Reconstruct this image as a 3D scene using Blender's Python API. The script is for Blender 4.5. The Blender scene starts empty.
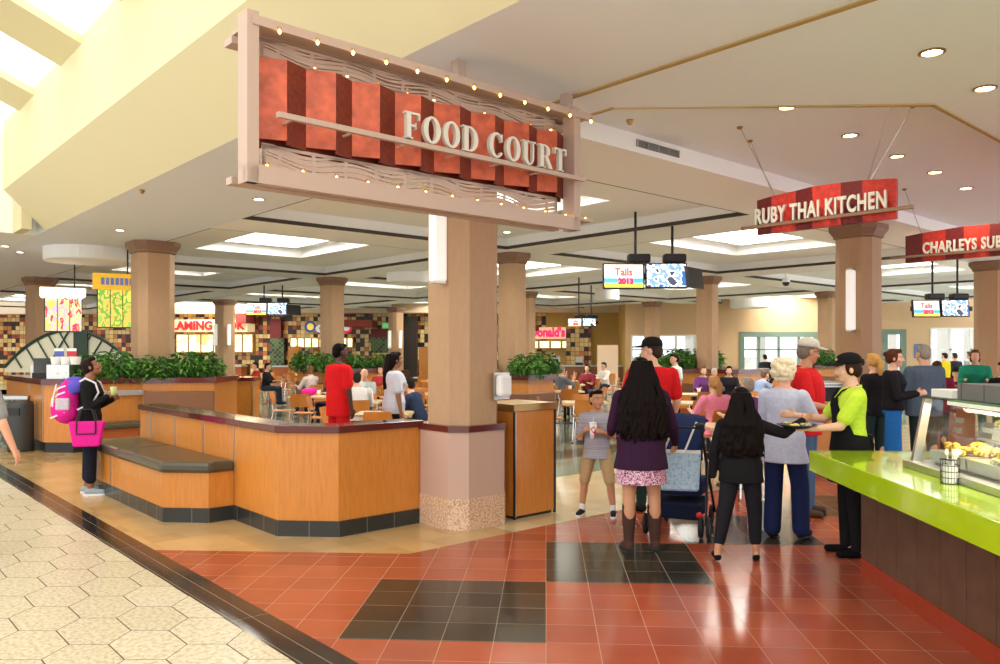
import bpy, bmesh, math, random
from mathutils import Vector, Matrix, Euler
random.seed(7)
C = bpy.context.scene.collection
SC = bpy.context.scene
PI = math.pi
R45 = PI/4
S2 = math.sqrt(2)

# ------------------------------------------------------------------ camera, light, exposure
CAM_H, FPX = 1.69, 790.0
CAM_YAW = math.atan(46/FPX)
cam = bpy.data.cameras.new('camera'); cam_o = bpy.data.objects.new('camera', cam); C.objects.link(cam_o)
cam_o.location = (0, 0, CAM_H); cam_o.rotation_euler = (PI/2, 0, CAM_YAW)
cam.sensor_width = 36; cam.lens = 36*FPX/1000; cam.shift_y = 0.019; cam.clip_end = 300
SC.camera = cam_o
world = bpy.data.worlds.new('world'); SC.world = world; world.use_nodes = True
_bg = world.node_tree.nodes['Background']; _bg.inputs[0].default_value = (0.97, 0.985, 1.0, 1); _bg.inputs[1].default_value = 1.9
SC.view_settings.view_transform = 'Standard'; SC.view_settings.look = 'None'
SC.view_settings.gamma = 1; SC.view_settings.use_curve_mapping = False
SC.view_settings.exposure = 0.2
SKY_STRENGTH = 13.0      # daylight above the skylight glass

def area(name, loc, rot, sx, sy, power, color=(1, .96, .9)):
    l = bpy.data.lights.new(name, 'AREA'); l.shape = 'RECTANGLE'; l.size = sx; l.size_y = sy; l.energy = power; l.color = color
    o = bpy.data.objects.new(name, l); o.location = loc; o.rotation_euler = rot; C.objects.link(o); return o

# ------------------------------------------------------------------ pixel/plan helpers (plan: u runs along the mall, v into the food court)
def W(px, Z):
    X = (px-500)/FPX*Z; a = CAM_YAW
    return (X*math.cos(a)-Z*math.sin(a), X*math.sin(a)+Z*math.cos(a))
def P(px, py, z=0.0): return W(px, FPX*(CAM_H-z)/(py-351))
def UV(u, v): return ((v-u)/S2, (u+v)/S2)
def toUV(p): return ((-p[0]+p[1])/S2, (p[0]+p[1])/S2)

# ------------------------------------------------------------------ materials
def lin(c): c /= 255; return c/12.92 if c <= .04045 else ((c+.055)/1.055)**2.4
def col(r, g, b): return (lin(r), lin(g), lin(b), 1)
MATS = {}
def mat(name, rgb, rough=.5, metal=0, spec=.5, coat=0, emit=0, alpha=None, noise=None, trans=0):
    if name in MATS: return MATS[name]
    m = bpy.data.materials.new(name); m.use_nodes = True; nt = m.node_tree; b = nt.nodes['Principled BSDF']
    c = col(*rgb); b.inputs['Base Color'].default_value = c; b.inputs['Roughness'].default_value = rough
    b.inputs['Metallic'].default_value = metal; b.inputs['Specular IOR Level'].default_value = spec
    b.inputs['Coat Weight'].default_value = coat
    if emit: b.inputs['Emission Color'].default_value = c; b.inputs['Emission Strength'].default_value = emit
    if trans: b.inputs['Transmission Weight'].default_value = trans
    if alpha is not None: b.inputs['Alpha'].default_value = alpha
    if noise:   # (scale, amount, (stretch xyz))
        sc, amt, st = noise
        tc = nt.nodes.new('ShaderNodeTexCoord'); mp = nt.nodes.new('ShaderNodeMapping'); mp.inputs['Scale'].default_value = st
        n = nt.nodes.new('ShaderNodeTexNoise'); n.inputs['Scale'].default_value = sc; n.inputs['Detail'].default_value = 3
        r = nt.nodes.new('ShaderNodeMapRange'); r.inputs['From Min'].default_value = .3; r.inputs['From Max'].default_value = .7
        r.inputs['To Min'].default_value = 1-amt; r.inputs['To Max'].default_value = 1+amt
        mx = nt.nodes.new('ShaderNodeVectorMath'); mx.operation = 'SCALE'; mx.inputs[0].default_value = c[:3]
        L = nt.links.new
        L(tc.outputs['Object'], mp.inputs[0]); L(mp.outputs[0], n.inputs['Vector']); L(n.outputs['Fac'], r.inputs[0])
        L(r.outputs[0], mx.inputs['Scale']); L(mx.outputs[0], b.inputs['Base Color'])
    MATS[name] = m; return m

def tile_mat(name, colors, grout, tile, gw, rough, rot=0.0, off=(0, 0), var=.12, speck=0, asp=1.0, spec=.5, axes='xy'):
    """square tiles in object space with grout lines; each tile picks one of the colours"""
    m = bpy.data.materials.new(name); m.use_nodes = True; nt = m.node_tree; N = nt.nodes.new; L = nt.links.new
    b = nt.nodes['Principled BSDF']; b.inputs['Specular IOR Level'].default_value = spec
    tc = N('ShaderNodeTexCoord'); mp = N('ShaderNodeMapping'); mp.vector_type = 'POINT'
    mp.inputs['Location'].default_value = (off[0], off[1], 0); mp.inputs['Rotation'].default_value = (0, 0, rot)
    src = tc.outputs['Object']
    if axes == 'xz':
        sp = N('ShaderNodeSeparateXYZ'); cb = N('ShaderNodeCombineXYZ'); L(src, sp.inputs[0]); L(sp.outputs[0], cb.inputs[0]); L(sp.outputs[2], cb.inputs[1]); src = cb.outputs[0]
    L(src, mp.inputs[0])
    dv = N('ShaderNodeVectorMath'); dv.operation = 'DIVIDE'; dv.inputs[1].default_value = (tile, tile*asp, 1); L(mp.outputs[0], dv.inputs[0])
    fl = N('ShaderNodeVectorMath'); fl.operation = 'FLOOR'; L(dv.outputs[0], fl.inputs[0])
    fr = N('ShaderNodeVectorMath'); fr.operation = 'FRACTION'; L(dv.outputs[0], fr.inputs[0])
    sx = N('ShaderNodeSeparateXYZ'); L(fr.outputs[0], sx.inputs[0])
    def edge(o, g):
        a = N('ShaderNodeMath'); a.operation = 'SUBTRACT'; a.inputs[1].default_value = .5; L(o, a.inputs[0])
        c = N('ShaderNodeMath'); c.operation = 'ABSOLUTE'; L(a.outputs[0], c.inputs[0])
        d = N('ShaderNodeMath'); d.operation = 'GREATER_THAN'; d.inputs[1].default_value = .5-g; L(c.outputs[0], d.inputs[0]); return d.outputs[0]
    mxm = N('ShaderNodeMath'); mxm.operation = 'MAXIMUM'; L(edge(sx.outputs[0], gw/tile/2), mxm.inputs[0]); L(edge(sx.outputs[1], gw/tile/asp/2), mxm.inputs[1])
    wn = N('ShaderNodeTexWhiteNoise'); wn.noise_dimensions = '3D'; ad = N('ShaderNodeVectorMath'); ad.inputs[1].default_value = (.37, .71, .13); L(fl.outputs[0], ad.inputs[0])
    fz = N('ShaderNodeVectorMath'); fz.operation = 'MULTIPLY'; fz.inputs[1].default_value = (1, 1, 0); L(ad.outputs[0], fz.inputs[0]); L(fz.outputs[0], wn.inputs['Vector'])
    cr = N('ShaderNodeValToRGB'); cr.color_ramp.interpolation = 'CONSTANT'
    e = cr.color_ramp.elements
    e[0].position = 0; e[0].color = col(*colors[0]); e[1].position = 1/len(colors) if len(colors) > 1 else 1; e[1].color = col(*colors[min(1, len(colors)-1)])
    for i in range(2, len(colors)):
        x = e.new(i/len(colors)); x.color = col(*colors[i])
    L(wn.outputs['Value'], cr.inputs[0])
    mr = N('ShaderNodeMapRange'); mr.inputs['To Min'].default_value = 1-var; mr.inputs['To Max'].default_value = 1+var
    wn2 = N('ShaderNodeTexNoise'); wn2.inputs['Scale'].default_value = 2.1 if not speck else 90; L(src, wn2.inputs['Vector']); wn2.inputs['Detail'].default_value = 4
    mr.inputs['From Min'].default_value = .35; mr.inputs['From Max'].default_value = .65
    L(wn2.outputs['Fac'], mr.inputs[0])
    sc = N('ShaderNodeVectorMath'); sc.operation = 'SCALE'; L(cr.outputs[0], sc.inputs[0]); L(mr.outputs[0], sc.inputs['Scale'])
    mx = N('ShaderNodeMix'); mx.data_type = 'RGBA'; L(mxm.outputs[0], mx.inputs['Factor']); L(sc.outputs[0], mx.inputs['A']); mx.inputs['B'].default_value = col(*grout)
    L(mx.outputs['Result'], b.inputs['Base Color'])
    rr = N('ShaderNodeMapRange'); rr.inputs['To Min'].default_value = rough; rr.inputs['To Max'].default_value = .7; L(mxm.outputs[0], rr.inputs[0]); L(rr.outputs[0], b.inputs['Roughness'])
    MATS[name] = m; return m

def speckle_mat(name, c1, c2, scale, rough):
    m = bpy.data.materials.new(name); m.use_nodes = True; nt = m.node_tree; N = nt.nodes.new; L = nt.links.new
    b = nt.nodes['Principled BSDF']; b.inputs['Roughness'].default_value = rough
    tc = N('ShaderNodeTexCoord'); n = N('ShaderNodeTexNoise'); n.inputs['Scale'].default_value = scale; n.inputs['Detail'].default_value = 3
    cr = N('ShaderNodeValToRGB'); cr.color_ramp.elements[0].position = .38; cr.color_ramp.elements[0].color = col(*c1)
    cr.color_ramp.elements[1].position = .55; cr.color_ramp.elements[1].color = col(*c2)
    L(tc.outputs['Object'], n.inputs['Vector']); L(n.outputs['Fac'], cr.inputs[0]); L(cr.outputs[0], b.inputs['Base Color'])
    MATS[name] = m; return m

def glass_mat(name, tint=(250, 252, 250), mixf=.045):
    m = bpy.data.materials.new(name); m.use_nodes = True; nt = m.node_tree; N = nt.nodes.new; L = nt.links.new
    for n in list(nt.nodes):
        if n.type != 'OUTPUT_MATERIAL': nt.nodes.remove(n)
    out = [n for n in nt.nodes if n.type == 'OUTPUT_MATERIAL'][0]
    t = N('ShaderNodeBsdfTransparent'); t.inputs[0].default_value = col(*tint); g = N('ShaderNodeBsdfGlossy'); g.inputs['Roughness'].default_value = .03
    mx = N('ShaderNodeMixShader'); mx.inputs[0].default_value = mixf
    L(t.outputs[0], mx.inputs[1]); L(g.outputs[0], mx.inputs[2]); L(mx.outputs[0], out.inputs[0]); MATS[name] = m; return m

def stripes_mat(name, cols_, scale, emit=0, seed=0, axis=0):
    """random vertical stripes / blotches for menu boards and screens (object space)"""
    m = bpy.data.materials.new(name); m.use_nodes = True; nt = m.node_tree; N = nt.nodes.new; L = nt.links.new
    b = nt.nodes['Principled BSDF']
    tc = N('ShaderNodeTexCoord'); mp = N('ShaderNodeMapping'); mp.inputs['Scale'].default_value = scale; mp.inputs['Location'].default_value = (seed, seed*.7, seed*1.3)
    n = N('ShaderNodeTexNoise'); n.inputs['Scale'].default_value = 1; n.inputs['Detail'].default_value = 2
    cr = N('ShaderNodeValToRGB'); cr.color_ramp.interpolation = 'CONSTANT'; e = cr.color_ramp.elements
    k = len(cols_); e[0].color = col(*cols_[0]); e[0].position = 0; e[1].color = col(*cols_[1]); e[1].position = .32+.36/k
    for i in range(2, k):
        x = e.new(.32+.36*i/k); x.color = col(*cols_[i])
    L(tc.outputs['Object'], mp.inputs[0]); L(mp.outputs[0], n.inputs['Vector']); L(n.outputs['Fac'], cr.inputs[0]); L(cr.outputs[0], b.inputs['Base Color'])
    if emit: L(cr.outputs[0], b.inputs['Emission Color']); b.inputs['Emission Strength'].default_value = emit
    MATS[name] = m; return m

M_white = mat('ceiling_white', (246, 246, 244), .75)
M_soffit = mat('soffit_white', (234, 240, 250), .6)
M_cream = mat('cream_paint', (220, 210, 168), .7)
M_reveal = mat('tan_reveal', (176, 150, 96), .6)
M_dark_reveal = mat('dark_reveal', (70, 62, 50), .8)
M_wall = mat('tan_wall', (206, 172, 132), .8)
M_col = mat('column_tan', (184, 148, 112), .65, noise=(30, .04, (1, 1, .2)))
M_colm = mat('column_mauve', (192, 160, 142), .55)
M_cap = mat('capital_taupe', (140, 106, 82), .6)
M_granite = speckle_mat('granite_base', (176, 138, 108), (222, 190, 160), 60, .25)
M_wood = mat('honey_maple', (202, 128, 50), .35, noise=(14, .10, (3, 3, .35)), coat=.2)
M_woodd = mat('honey_maple_dark', (170, 88, 30), .35, noise=(14, .1, (3, 3, .35)))
M_maroon = mat('maroon_laminate', (92, 34, 28), .18, coat=.4)
M_kick = tile_mat('black_kick_tile', [(44, 46, 44), (50, 52, 50)], (110, 108, 100), .3, .006, .25, axes='xz')
M_vinyl = mat('dark_olive_vinyl', (74, 66, 48), .32, coat=.2)
M_vinylb = mat('brown_vinyl', (128, 84, 52), .4)
M_alu = mat('aluminium', (190, 190, 188), .3, .9)
M_chrome = mat('chrome', (215, 215, 215), .15, 1)
M_brass = mat('brushed_bronze', (170, 140, 90), .3, .9)
M_black = mat('black_plastic', (22, 22, 24), .4)
M_rubber = mat('black_rubber', (28, 28, 28), .7)
M_taupe = mat('sign_frame_taupe', (184, 158, 142), .5)
M_strip = mat('sconce_glass', (240, 234, 226), .4, emit=.45)
M_lamp = mat('lamp_glow', (255, 244, 214), .4, emit=14)
M_bulb = mat('bulb_amber', (255, 190, 90), .3, emit=14)
M_skyp = mat('skylight_daylight', (255, 252, 244), .5, emit=SKY_STRENGTH)
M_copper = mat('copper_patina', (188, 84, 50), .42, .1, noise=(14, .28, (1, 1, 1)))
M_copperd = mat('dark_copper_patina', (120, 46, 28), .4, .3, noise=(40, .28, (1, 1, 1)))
M_letter = mat('brushed_letter', (222, 218, 204), .35, .3)
M_leaf = mat('leaf_green', (58, 112, 40), .4, noise=(9, .35, (1, 1, 1)))
M_leaf2 = mat('leaf_light', (110, 160, 60), .4, noise=(9, .3, (1, 1, 1)))
M_steel = mat('stainless', (200, 200, 196), .28, .9)
M_lime = mat('lime_solid_surface', (172, 206, 22), .12, coat=.6)
M_glass = glass_mat('clear_glass')
M_paper = mat('paper_white', (240, 240, 236), .7)
M_table = mat('table_laminate', (226, 196, 148), .3, coat=.2)
M_chair = mat('chair_ply', (206, 128, 54), .35, coat=.2)

# ------------------------------------------------------------------ mesh builder
class MB:
    def __init__(s): s.v = []; s.f = []; s.mi = []; s.m = 0
    def add(s, vs, fs, T=None):
        n = len(s.v)
        for p in vs: s.v.append(tuple(T @ Vector(p)) if T is not None else tuple(p))
        for f in fs: s.f.append([i+n for i in f]); s.mi.append(s.m)
        return s
    def box(s, x0, x1, y0, y1, z0, z1, T=None):
        return s.add([(x, y, z) for z in (z0, z1) for y in (y0, y1) for x in (x0, x1)],
                     [(0, 2, 3, 1), (4, 5, 7, 6), (0, 1, 5, 4), (2, 6, 7, 3), (0, 4, 6, 2), (1, 3, 7, 5)], T)
    def cbox(s, c, d, T=None): return s.box(c[0]-d[0]/2, c[0]+d[0]/2, c[1]-d[1]/2, c[1]+d[1]/2, c[2]-d[2]/2, c[2]+d[2]/2, T)
    def prism(s, poly, z0, z1, T=None):
        a = sum(poly[i][0]*poly[(i+1) % len(poly)][1]-poly[(i+1) % len(poly)][0]*poly[i][1] for i in range(len(poly)))
        if a < 0: poly = poly[::-1]
        n = len(poly)
        return s.add([(p[0], p[1], z0) for p in poly]+[(p[0], p[1], z1) for p in poly],
                     [tuple(range(n))[::-1], tuple(range(n, 2*n))]+[(i, (i+1) % n, n+(i+1) % n, n+i) for i in range(n)], T)
    def loft(s, rings, caps=True, T=None):
        k = len(rings[0]); vs = [p for r in rings for p in r]; fs = []
        for i in range(len(rings)-1):
            for j in range(k): fs.append((i*k+j, i*k+(j+1) % k, (i+1)*k+(j+1) % k, (i+1)*k+j))
        if caps: fs.append(tuple(range(k))[::-1]); fs.append(tuple(range((len(rings)-1)*k, len(rings)*k)))
        return s.add(vs, fs, T)
    def tube(s, pts, r, n=8, T=None):
        pts = [Vector(p) for p in pts]; rs = r if isinstance(r, (list, tuple)) else [r]*len(pts)
        rings = []; up = None
        for i, p in enumerate(pts):
            d = (pts[min(i+1, len(pts)-1)]-pts[max(i-1, 0)]).normalized()
            if up is None: up = Vector((0, 0, 1)) if abs(d.z) < .9 else Vector((1, 0, 0))
            a = d.cross(up).normalized(); b = a.cross(d).normalized(); up = b
            rings.append([tuple(p+(a*math.cos(t)+b*math.sin(t))*rs[i]) for t in [2*PI*k/n for k in range(n)]])
        return s.loft([r_[::-1] for r_ in rings], T=T)
    def cone(s, p0, r0, p1, r1, n=12, T=None):
        """round ended tapered limb"""
        p0 = Vector(p0); p1 = Vector(p1); d = (p1-p0); L = d.length; d = d.normalized() if L > 1e-6 else Vector((0, 0, 1))
        pts = []; rs = []
        for a in (-85, -55, -25): a = a*PI/180; pts.append(p0+d*math.sin(a)*r0); rs.append(r0*math.cos(a))
        pts.append(p0); rs.append(r0)
        if L > 1e-6: pts.append(p1); rs.append(r1)
        for a in (25, 55, 85): a = a*PI/180; pts.append(p1+d*math.sin(a)*r1); rs.append(r1*math.cos(a))
        return s.tube(pts, rs, n, T)
    def lathe(s, prof, n=20, c=(0, 0, 0), T=None):
        return s.loft([[(c[0]+r*math.cos(2*PI*k/n), c[1]+r*math.sin(2*PI*k/n), c[2]+z) for k in range(n)] for r, z in prof], T=T)
    def ell(s, c, r, R=None, n=12, m=8):
        c = Vector(c); rings = []
        for i in range(m+1):
            a = -PI/2+PI*i/m; a = max(-PI/2+.08, min(PI/2-.08, a))
            ring = []
            for k in range(n):
                t = 2*PI*k/n; p = Vector((r[0]*math.cos(a)*math.cos(t), r[1]*math.cos(a)*math.sin(t), r[2]*math.sin(a)))
                if R is not None: p = R @ p
                ring.append(tuple(c+p))
            rings.append(ring)
        return s.loft(rings)
    def build(s, name, mats, parent=None, loc=None, rz=None, smooth=False, bevel=0):
        me = bpy.data.meshes.new(name); me.from_pydata(s.v, [], s.f)
        for m in (mats if isinstance(mats, (list, tuple)) else [mats]): me.materials.append(m)
        me.polygons.foreach_set('material_index', s.mi)
        if smooth: me.polygons.foreach_set('use_smooth', [True]*len(s.f))
        me.update()
        o = bpy.data.objects.new(name, me); C.objects.link(o)
        if loc is not None: o.location = loc
        if rz is not None: o.rotation_euler = (0, 0, rz)
        if parent is not None: o.parent = parent
        if bevel:
            b = o.modifiers.new('bevel', 'BEVEL'); b.width = bevel; b.segments = 2; b.limit_method = 'ANGLE'
        return o

def thing(name, label, cat, loc=(0, 0, 0), rz=0, group=None):
    o = bpy.data.objects.new(name, None); C.objects.link(o); o.empty_display_size = .1
    o.location = loc; o.rotation_euler = (0, 0, rz); o['label'] = label; o['category'] = cat
    if group: o['group'] = group
    return o
def tag(o, label, cat, group=None, kind=None):
    o['label'] = label; o['category'] = cat
    if group: o['group'] = group
    if kind: o['kind'] = kind
    return o
def struct(mb, name, m, rz=0, loc=(0, 0, 0), label=None):
    o = mb.build(name, m, None, loc, rz); o['kind'] = 'structure'
    o['label'] = label or ''; 
    if not label: del o['label']
    return o
def dup(root, loc, rz, label=None, group=None):
    r = root.copy(); C.objects.link(r); r.location = loc; r.rotation_euler = (0, 0, rz)
    if label: r['label'] = label
    if group: r['group'] = group
    for ch in list(root.children):
        c = ch.copy(); C.objects.link(c); c.parent = r
        for g in ch.children:
            d = g.copy(); C.objects.link(d); d.parent = c
    return r
def fuse(mb, name, m, parent=None, voxel=.01, it=2, fac=.5, post=None):
    """melt overlapping closed shapes into one continuous surface"""
    o = mb.build(name, m, parent)
    md = o.modifiers.new('r', 'REMESH'); md.mode = 'VOXEL'; md.voxel_size = voxel; md.use_smooth_shade = True
    if it: sm = o.modifiers.new('s', 'SMOOTH'); sm.iterations = it; sm.factor = fac
    dg = bpy.context.evaluated_depsgraph_get(); dg.update()
    me = bpy.data.meshes.new_from_object(o.evaluated_get(dg)); o.modifiers.clear(); old = o.data; o.data = me; bpy.data.meshes.remove(old)
    me.name = name
    if post: post(me)
    me.polygons.foreach_set('use_smooth', [True]*len(me.polygons)); me.update()
    return o
def text_mesh(txt, size, depth, m, name='lettering', parent=None, loc=(0, 0, 0), rot=(PI/2, 0, 0), xs=1.0, bold=0.0, align='CENTER', sp=1.0):
    cu = bpy.data.curves.new(name, 'FONT'); cu.body = txt; cu.size = size; cu.extrude = depth/2; cu.align_x = align; cu.align_y = 'CENTER'; cu.offset = bold; cu.space_character = sp
    cu.resolution_u = 3
    o = bpy.data.objects.new(name, cu); C.objects.link(o)
    dg = bpy.context.evaluated_depsgraph_get(); dg.update()
    me = bpy.data.meshes.new_from_object(o.evaluated_get(dg)); bpy.data.objects.remove(o); bpy.data.curves.remove(cu)
    me.materials.clear(); me.materials.append(m)
    T = Matrix.Translation(loc) @ Euler(rot).to_matrix().to_4x4() @ Matrix.Diagonal((xs, 1, 1, 1)); me.transform(T)
    o = bpy.data.objects.new(name, me); C.objects.link(o)
    if parent: o.parent = parent
    return o
# ------------------------------------------------------------------ FLOOR (all pieces coplanar, drawn in plan)
T_ = .305
M_red = tile_mat('red_quarry_tile', [(166, 82, 56), (158, 76, 52), (172, 88, 60), (162, 80, 56)], (178, 132, 106), T_, .005, .17, off=(0, -.01), var=.08)
M_blk = tile_mat('black_floor_tile', [(56, 50, 40), (64, 58, 46), (50, 46, 38)], (130, 120, 102), T_, .005, .17, off=(0, -.01), var=.12)
M_tan = tile_mat('tan_floor_tile', [(196, 162, 110), (188, 154, 104), (202, 168, 116)], (150, 116, 74), T_, .006, .13, rot=-R45, off=(.1, .1), var=.05)
M_crm = tile_mat('cream_floor_tile', [(214, 196, 156), (206, 188, 148)], (150, 130, 96), T_, .006, .12, rot=-R45, off=(.1, .1), var=.05)
M_strp = tile_mat('black_strip_tile', [(52, 44, 38), (62, 52, 46), (46, 40, 34)], (150, 136, 120), .12, .004, .12, asp=20, off=(0, 0), var=.1)
M_grn = tile_mat('grey_green_floor', [(128, 142, 122), (120, 134, 116)], (92, 98, 84), 1.2, .008, .1, rot=-R45, var=.08)
M_cream_stone = speckle_mat('cream_mall_stone', (186, 170, 136), (214, 204, 178), 38, .28)
M_cream_stone2 = speckle_mat('cream_mall_stone_pale', (194, 180, 146), (220, 210, 186), 30, .28)
M_grout = mat('mall_grout', (92, 78, 58), .8)

def fl(poly, m, name='floor', z=0, t=.03):
    b = MB(); b.prism(poly, z-t, z); return struct(b, name, m)
# mall side: long hexagon stones over a grout bed (local X = v, Y = u)
b = MB(); b.box(-9, 2.02, -6, 60, -.05, -.002); struct(b, 'floor_mall_bed', M_grout, R45)
b = MB(); hw, hl = .17, .30; g = .004
k = 0
vv = 2.02; i = 0
while vv > -5:
    uu = -2+(hl*1.5 if i % 2 else 0)
    while uu < 22:
        b.m = 1 if random.random() < .35 else 0
        hexp = [(vv-hw+g, uu-hl*.5), (vv, uu-hl+g), (vv+hw-g, uu-hl*.5), (vv+hw-g, uu+hl*.5), (vv, uu+hl-g), (vv-hw+g, uu+hl*.5)]
        hexp = [(min(p[0], 2.02), p[1]) for p in hexp]
        if i == 0: hexp = hexp[:2]+[(2.02, uu-hl+g)]*0+hexp[2:]
        b.add([(p[0], p[1], 0) for p in hexp], [(0, 1, 2, 3, 4, 5)])
        uu += hl*3
    vv -= hw; i += 1
struct(b, 'floor_mall_stones', [M_cream_stone, M_cream_stone2], R45)
b = MB(); b.box(2.02, 2.27, -6, 60, -.03, 0); struct(b, 'floor_black_strip', M_strp, R45)
# helper lines in world xy
def uv(u, v): return UV(u, v)
yr = 6.53; ur = 5.42; y1, y2 = 4.575, 5.79; y0 = 7.01
xs = -4*T_
# red field: strip edge v=2.27, north edge y=yr to x=-1.19, then along u=ur
A_ = (2.27*S2-yr, yr)                       # strip meets y = yr
B_ = (yr-ur*S2, yr)                         # y = yr meets u = ur
far_v = 40
def xat(y): return 2.27*S2-y                # strip edge x at row y
def xu(y): return y-ur*S2                   # u = ur edge x at row y
red = []
red.append([A_, (xat(y2), y2), (xs, y2), (0, y2), (0, yr), B_])                   # north band left of x = 0
ys = 2.27*S2
red.append([(xat(y2), y2), (xat(y1), y1), (xs, y1), (xs, y2)])
red.append([(xat(y1), y1), (0, ys), (0, y1), (xs, y1)])
red.append([(0, ys), (xat(-3), -3), (14, -3), (14, y2), (0, y2)])
red.append([B_, (0, yr), (0, ur*S2)])
b = MB()
for p in red: b.prism(p, -.03, 0)
for k in range(3):
    xa, xb, yt = k*1.22, (k+1)*1.22, y2+1.22*k
    if k: b.prism([(xa, y2), (xb, y2), (xb, yt), (xa, yt)], -.03, 0)
    b.prism([(xa, yt+1.22), (xb, yt+1.22), (xb, xb+ur*S2), (xa, xa+ur*S2)], -.03, 0)
b.prism([(3.66, y2), (14, y2), (14, 14+ur*S2), (3.66, 3.66+ur*S2)], -.03, 0)
struct(b, 'floor_red_tile', M_red)
b = MB()
b.prism([(xs, y1), (0, y1), (0, y2), (xs, y2)], -.03, 0)
for k in range(3): b.prism([(k*1.22, y2+1.22*k), ((k+1)*1.22, y2+1.22*k), ((k+1)*1.22, y2+1.22*(k+1)), (k*1.22, y2+1.22*(k+1))], -.03, 0)
struct(b, 'floor_black_tile', M_blk)
# tan border between strip and booths, and between booths and the seating
b = MB()
b.prism([A_, (xat(30), 30), (xat(30)+8, 38), uv(14.5, 6.0), uv(7.4, 6.0), uv(7.4, 5.0), uv(ur, 5.0), B_], -.03, 0)
struct(b, 'floor_tan_tile', M_tan)
b = MB(); b.prism([uv(ur, 5.0), uv(7.4, 5.0), uv(7.4, 40), uv(ur, 40)], -.03, 0); struct(b, 'floor_cream_tile', M_crm)
b = MB(); b.prism([uv(7.4, 6.0), uv(14.5, 6.0), uv(45, 6.0), uv(45, 40), uv(7.4, 40)], -.03, 0); struct(b, 'floor_seating', M_grn)
M_grnd = mat('dark_green_band', (62, 66, 54), .1); 
b = MB()
for k in range(6):
    u0 = 8.6+k*5.2
    b.prism([uv(u0, 6.0), uv(u0+.7, 6.0), uv(u0+.7, 40), uv(u0, 40)], -.001, .0015)
struct(b, 'floor_dark_bands', M_grnd)
b = MB(); b.box(-60, 60, 34.2, 70, -.05, -.01); struct(b, 'ground_outside', mat('pavement', (200, 198, 190), .8))

# ------------------------------------------------------------------ CEILING (local X = v, Y = u)
ZC = 3.7
def clip_(poly, a, b_, c):   # keep a*u + b*v <= c
    out = []
    for i in range(len(poly)):
        p, q = poly[i], poly[(i+1) % len(poly)]; fp, fq = a*p[0]+b_*p[1]-c, a*q[0]+b_*q[1]-c
        if fp <= 0: out.append(p)
        if fp*fq < 0: t_ = fp/(fp-fq); out.append((p[0]+(q[0]-p[0])*t_, p[1]+(q[1]-p[1])*t_))
    return out
def pr(b, poly, z0, z1):     # roof pieces stop at the back walls
    for pc in (clip_(clip_(poly, -1, 1, 4.9), 1, 1, 53.9), clip_(clip_(poly, 1, -1, -4.9), 1, 1, 48.35)):
        if len(pc) > 2: b.prism([(v, u) for u, v in pc], z0, z1)
def bx(b, u0, u1, v0, v1, z0, z1): pr(b, [(u0, v0), (u1, v0), (u1, v1), (u0, v1)], z0, z1)
us = [(11.6, 12.8), (18.8, 20.0), (25.0, 26.2), (31.4, 32.6)]
vs = [(10.5, 11.7), (17.9, 19.1), (25.6, 26.8), (33, 34.2)]
b = MB()
bx(b, -3, 60, 3.1, 5.05, ZC, 4.5)                 # long soffit beside the mall
bx(b, -3, 2.48, 5.05, 40, ZC, 4.5)                # near field on the right
pr(b, [(2.48, 5.05), (4.25, 5.05), (2.48, 6.9)], ZC, 4.5)
struct(b, 'ceiling_soffit', M_soffit, R45)
b = MB(); bx(b, 2.3, 5.2, 4.9, 40, 3.885, 4.4); struct(b, 'ceiling_recess', M_soffit, R45)
b = MB()
bx(b, 5.05, 6.25, 5.05, 40, ZC, 4.5)
for u0, u1 in us: bx(b, u0, u1, 5.05, 40, ZC, 4.7)
prev = 6.25
for u0, u1 in us+[(60, 60)]:
    for v0, v1 in vs: bx(b, prev, u0, v0, v1, ZC, 4.7)
    prev = u1
struct(b, 'ceiling_beams', M_white, R45)
# coffer lids with a square light well each
b = MB(); sk = MB(); rv = MB(); fr = MB()
ub = [(6.25, 11.6), (12.8, 18.8), (20.0, 25.0), (26.2, 31.4), (32.6, 42)]
vb = [(5.05, 10.5), (11.7, 17.9), (19.1, 25.6), (26.8, 33)]
for ui, (u0, u1) in enumerate(ub):
    for vi, (v0, v1) in enumerate(vb):
        m_ = 1.45; zl = 3.93; a0, a1, c0, c1 = u0+m_, u1-m_, v0+m_, v1-m_
        bx(b, u0, u1, v0, c0, zl, 4.6); bx(b, u0, u1, c1, v1, zl, 4.6); bx(b, u0, a0, c0, c1, zl, 4.6); bx(b, a1, u1, c0, c1, zl, 4.6)
        # inner step of the well
        e = .3
        bx(b, a0, a1, c0, c0+e, 4.12, 4.7); bx(b, a0, a1, c1-e, c1, 4.12, 4.7); bx(b, a0, a0+e, c0+e, c1-e, 4.12, 4.7); bx(b, a1-e, a1, c0+e, c1-e, 4.12, 4.7)
        bx(sk, a0+e, a1-e, c0+e, c1-e, 4.6, 4.64)
        bx(fr, (a0+a1)/2-.05, (a0+a1)/2+.05, c0+e, c1-e, 4.5, 4.58)
        t = .022
        for q in ((u0, u1, v0, v0+t), (u0, u1, v1-t, v1), (u0, u0+t, v0, v1), (u1-t, u1, v0, v1)): bx(rv, q[0], q[1], q[2], q[3], 3.70, 3.76)
struct(b, 'ceiling_coffers', M_white, R45); struct(sk, 'skylight_panes', M_skyp, R45)
struct(rv, 'trim_1', M_dark_reveal, R45); struct(fr, 'trim_2', M_white, R45)
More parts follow.
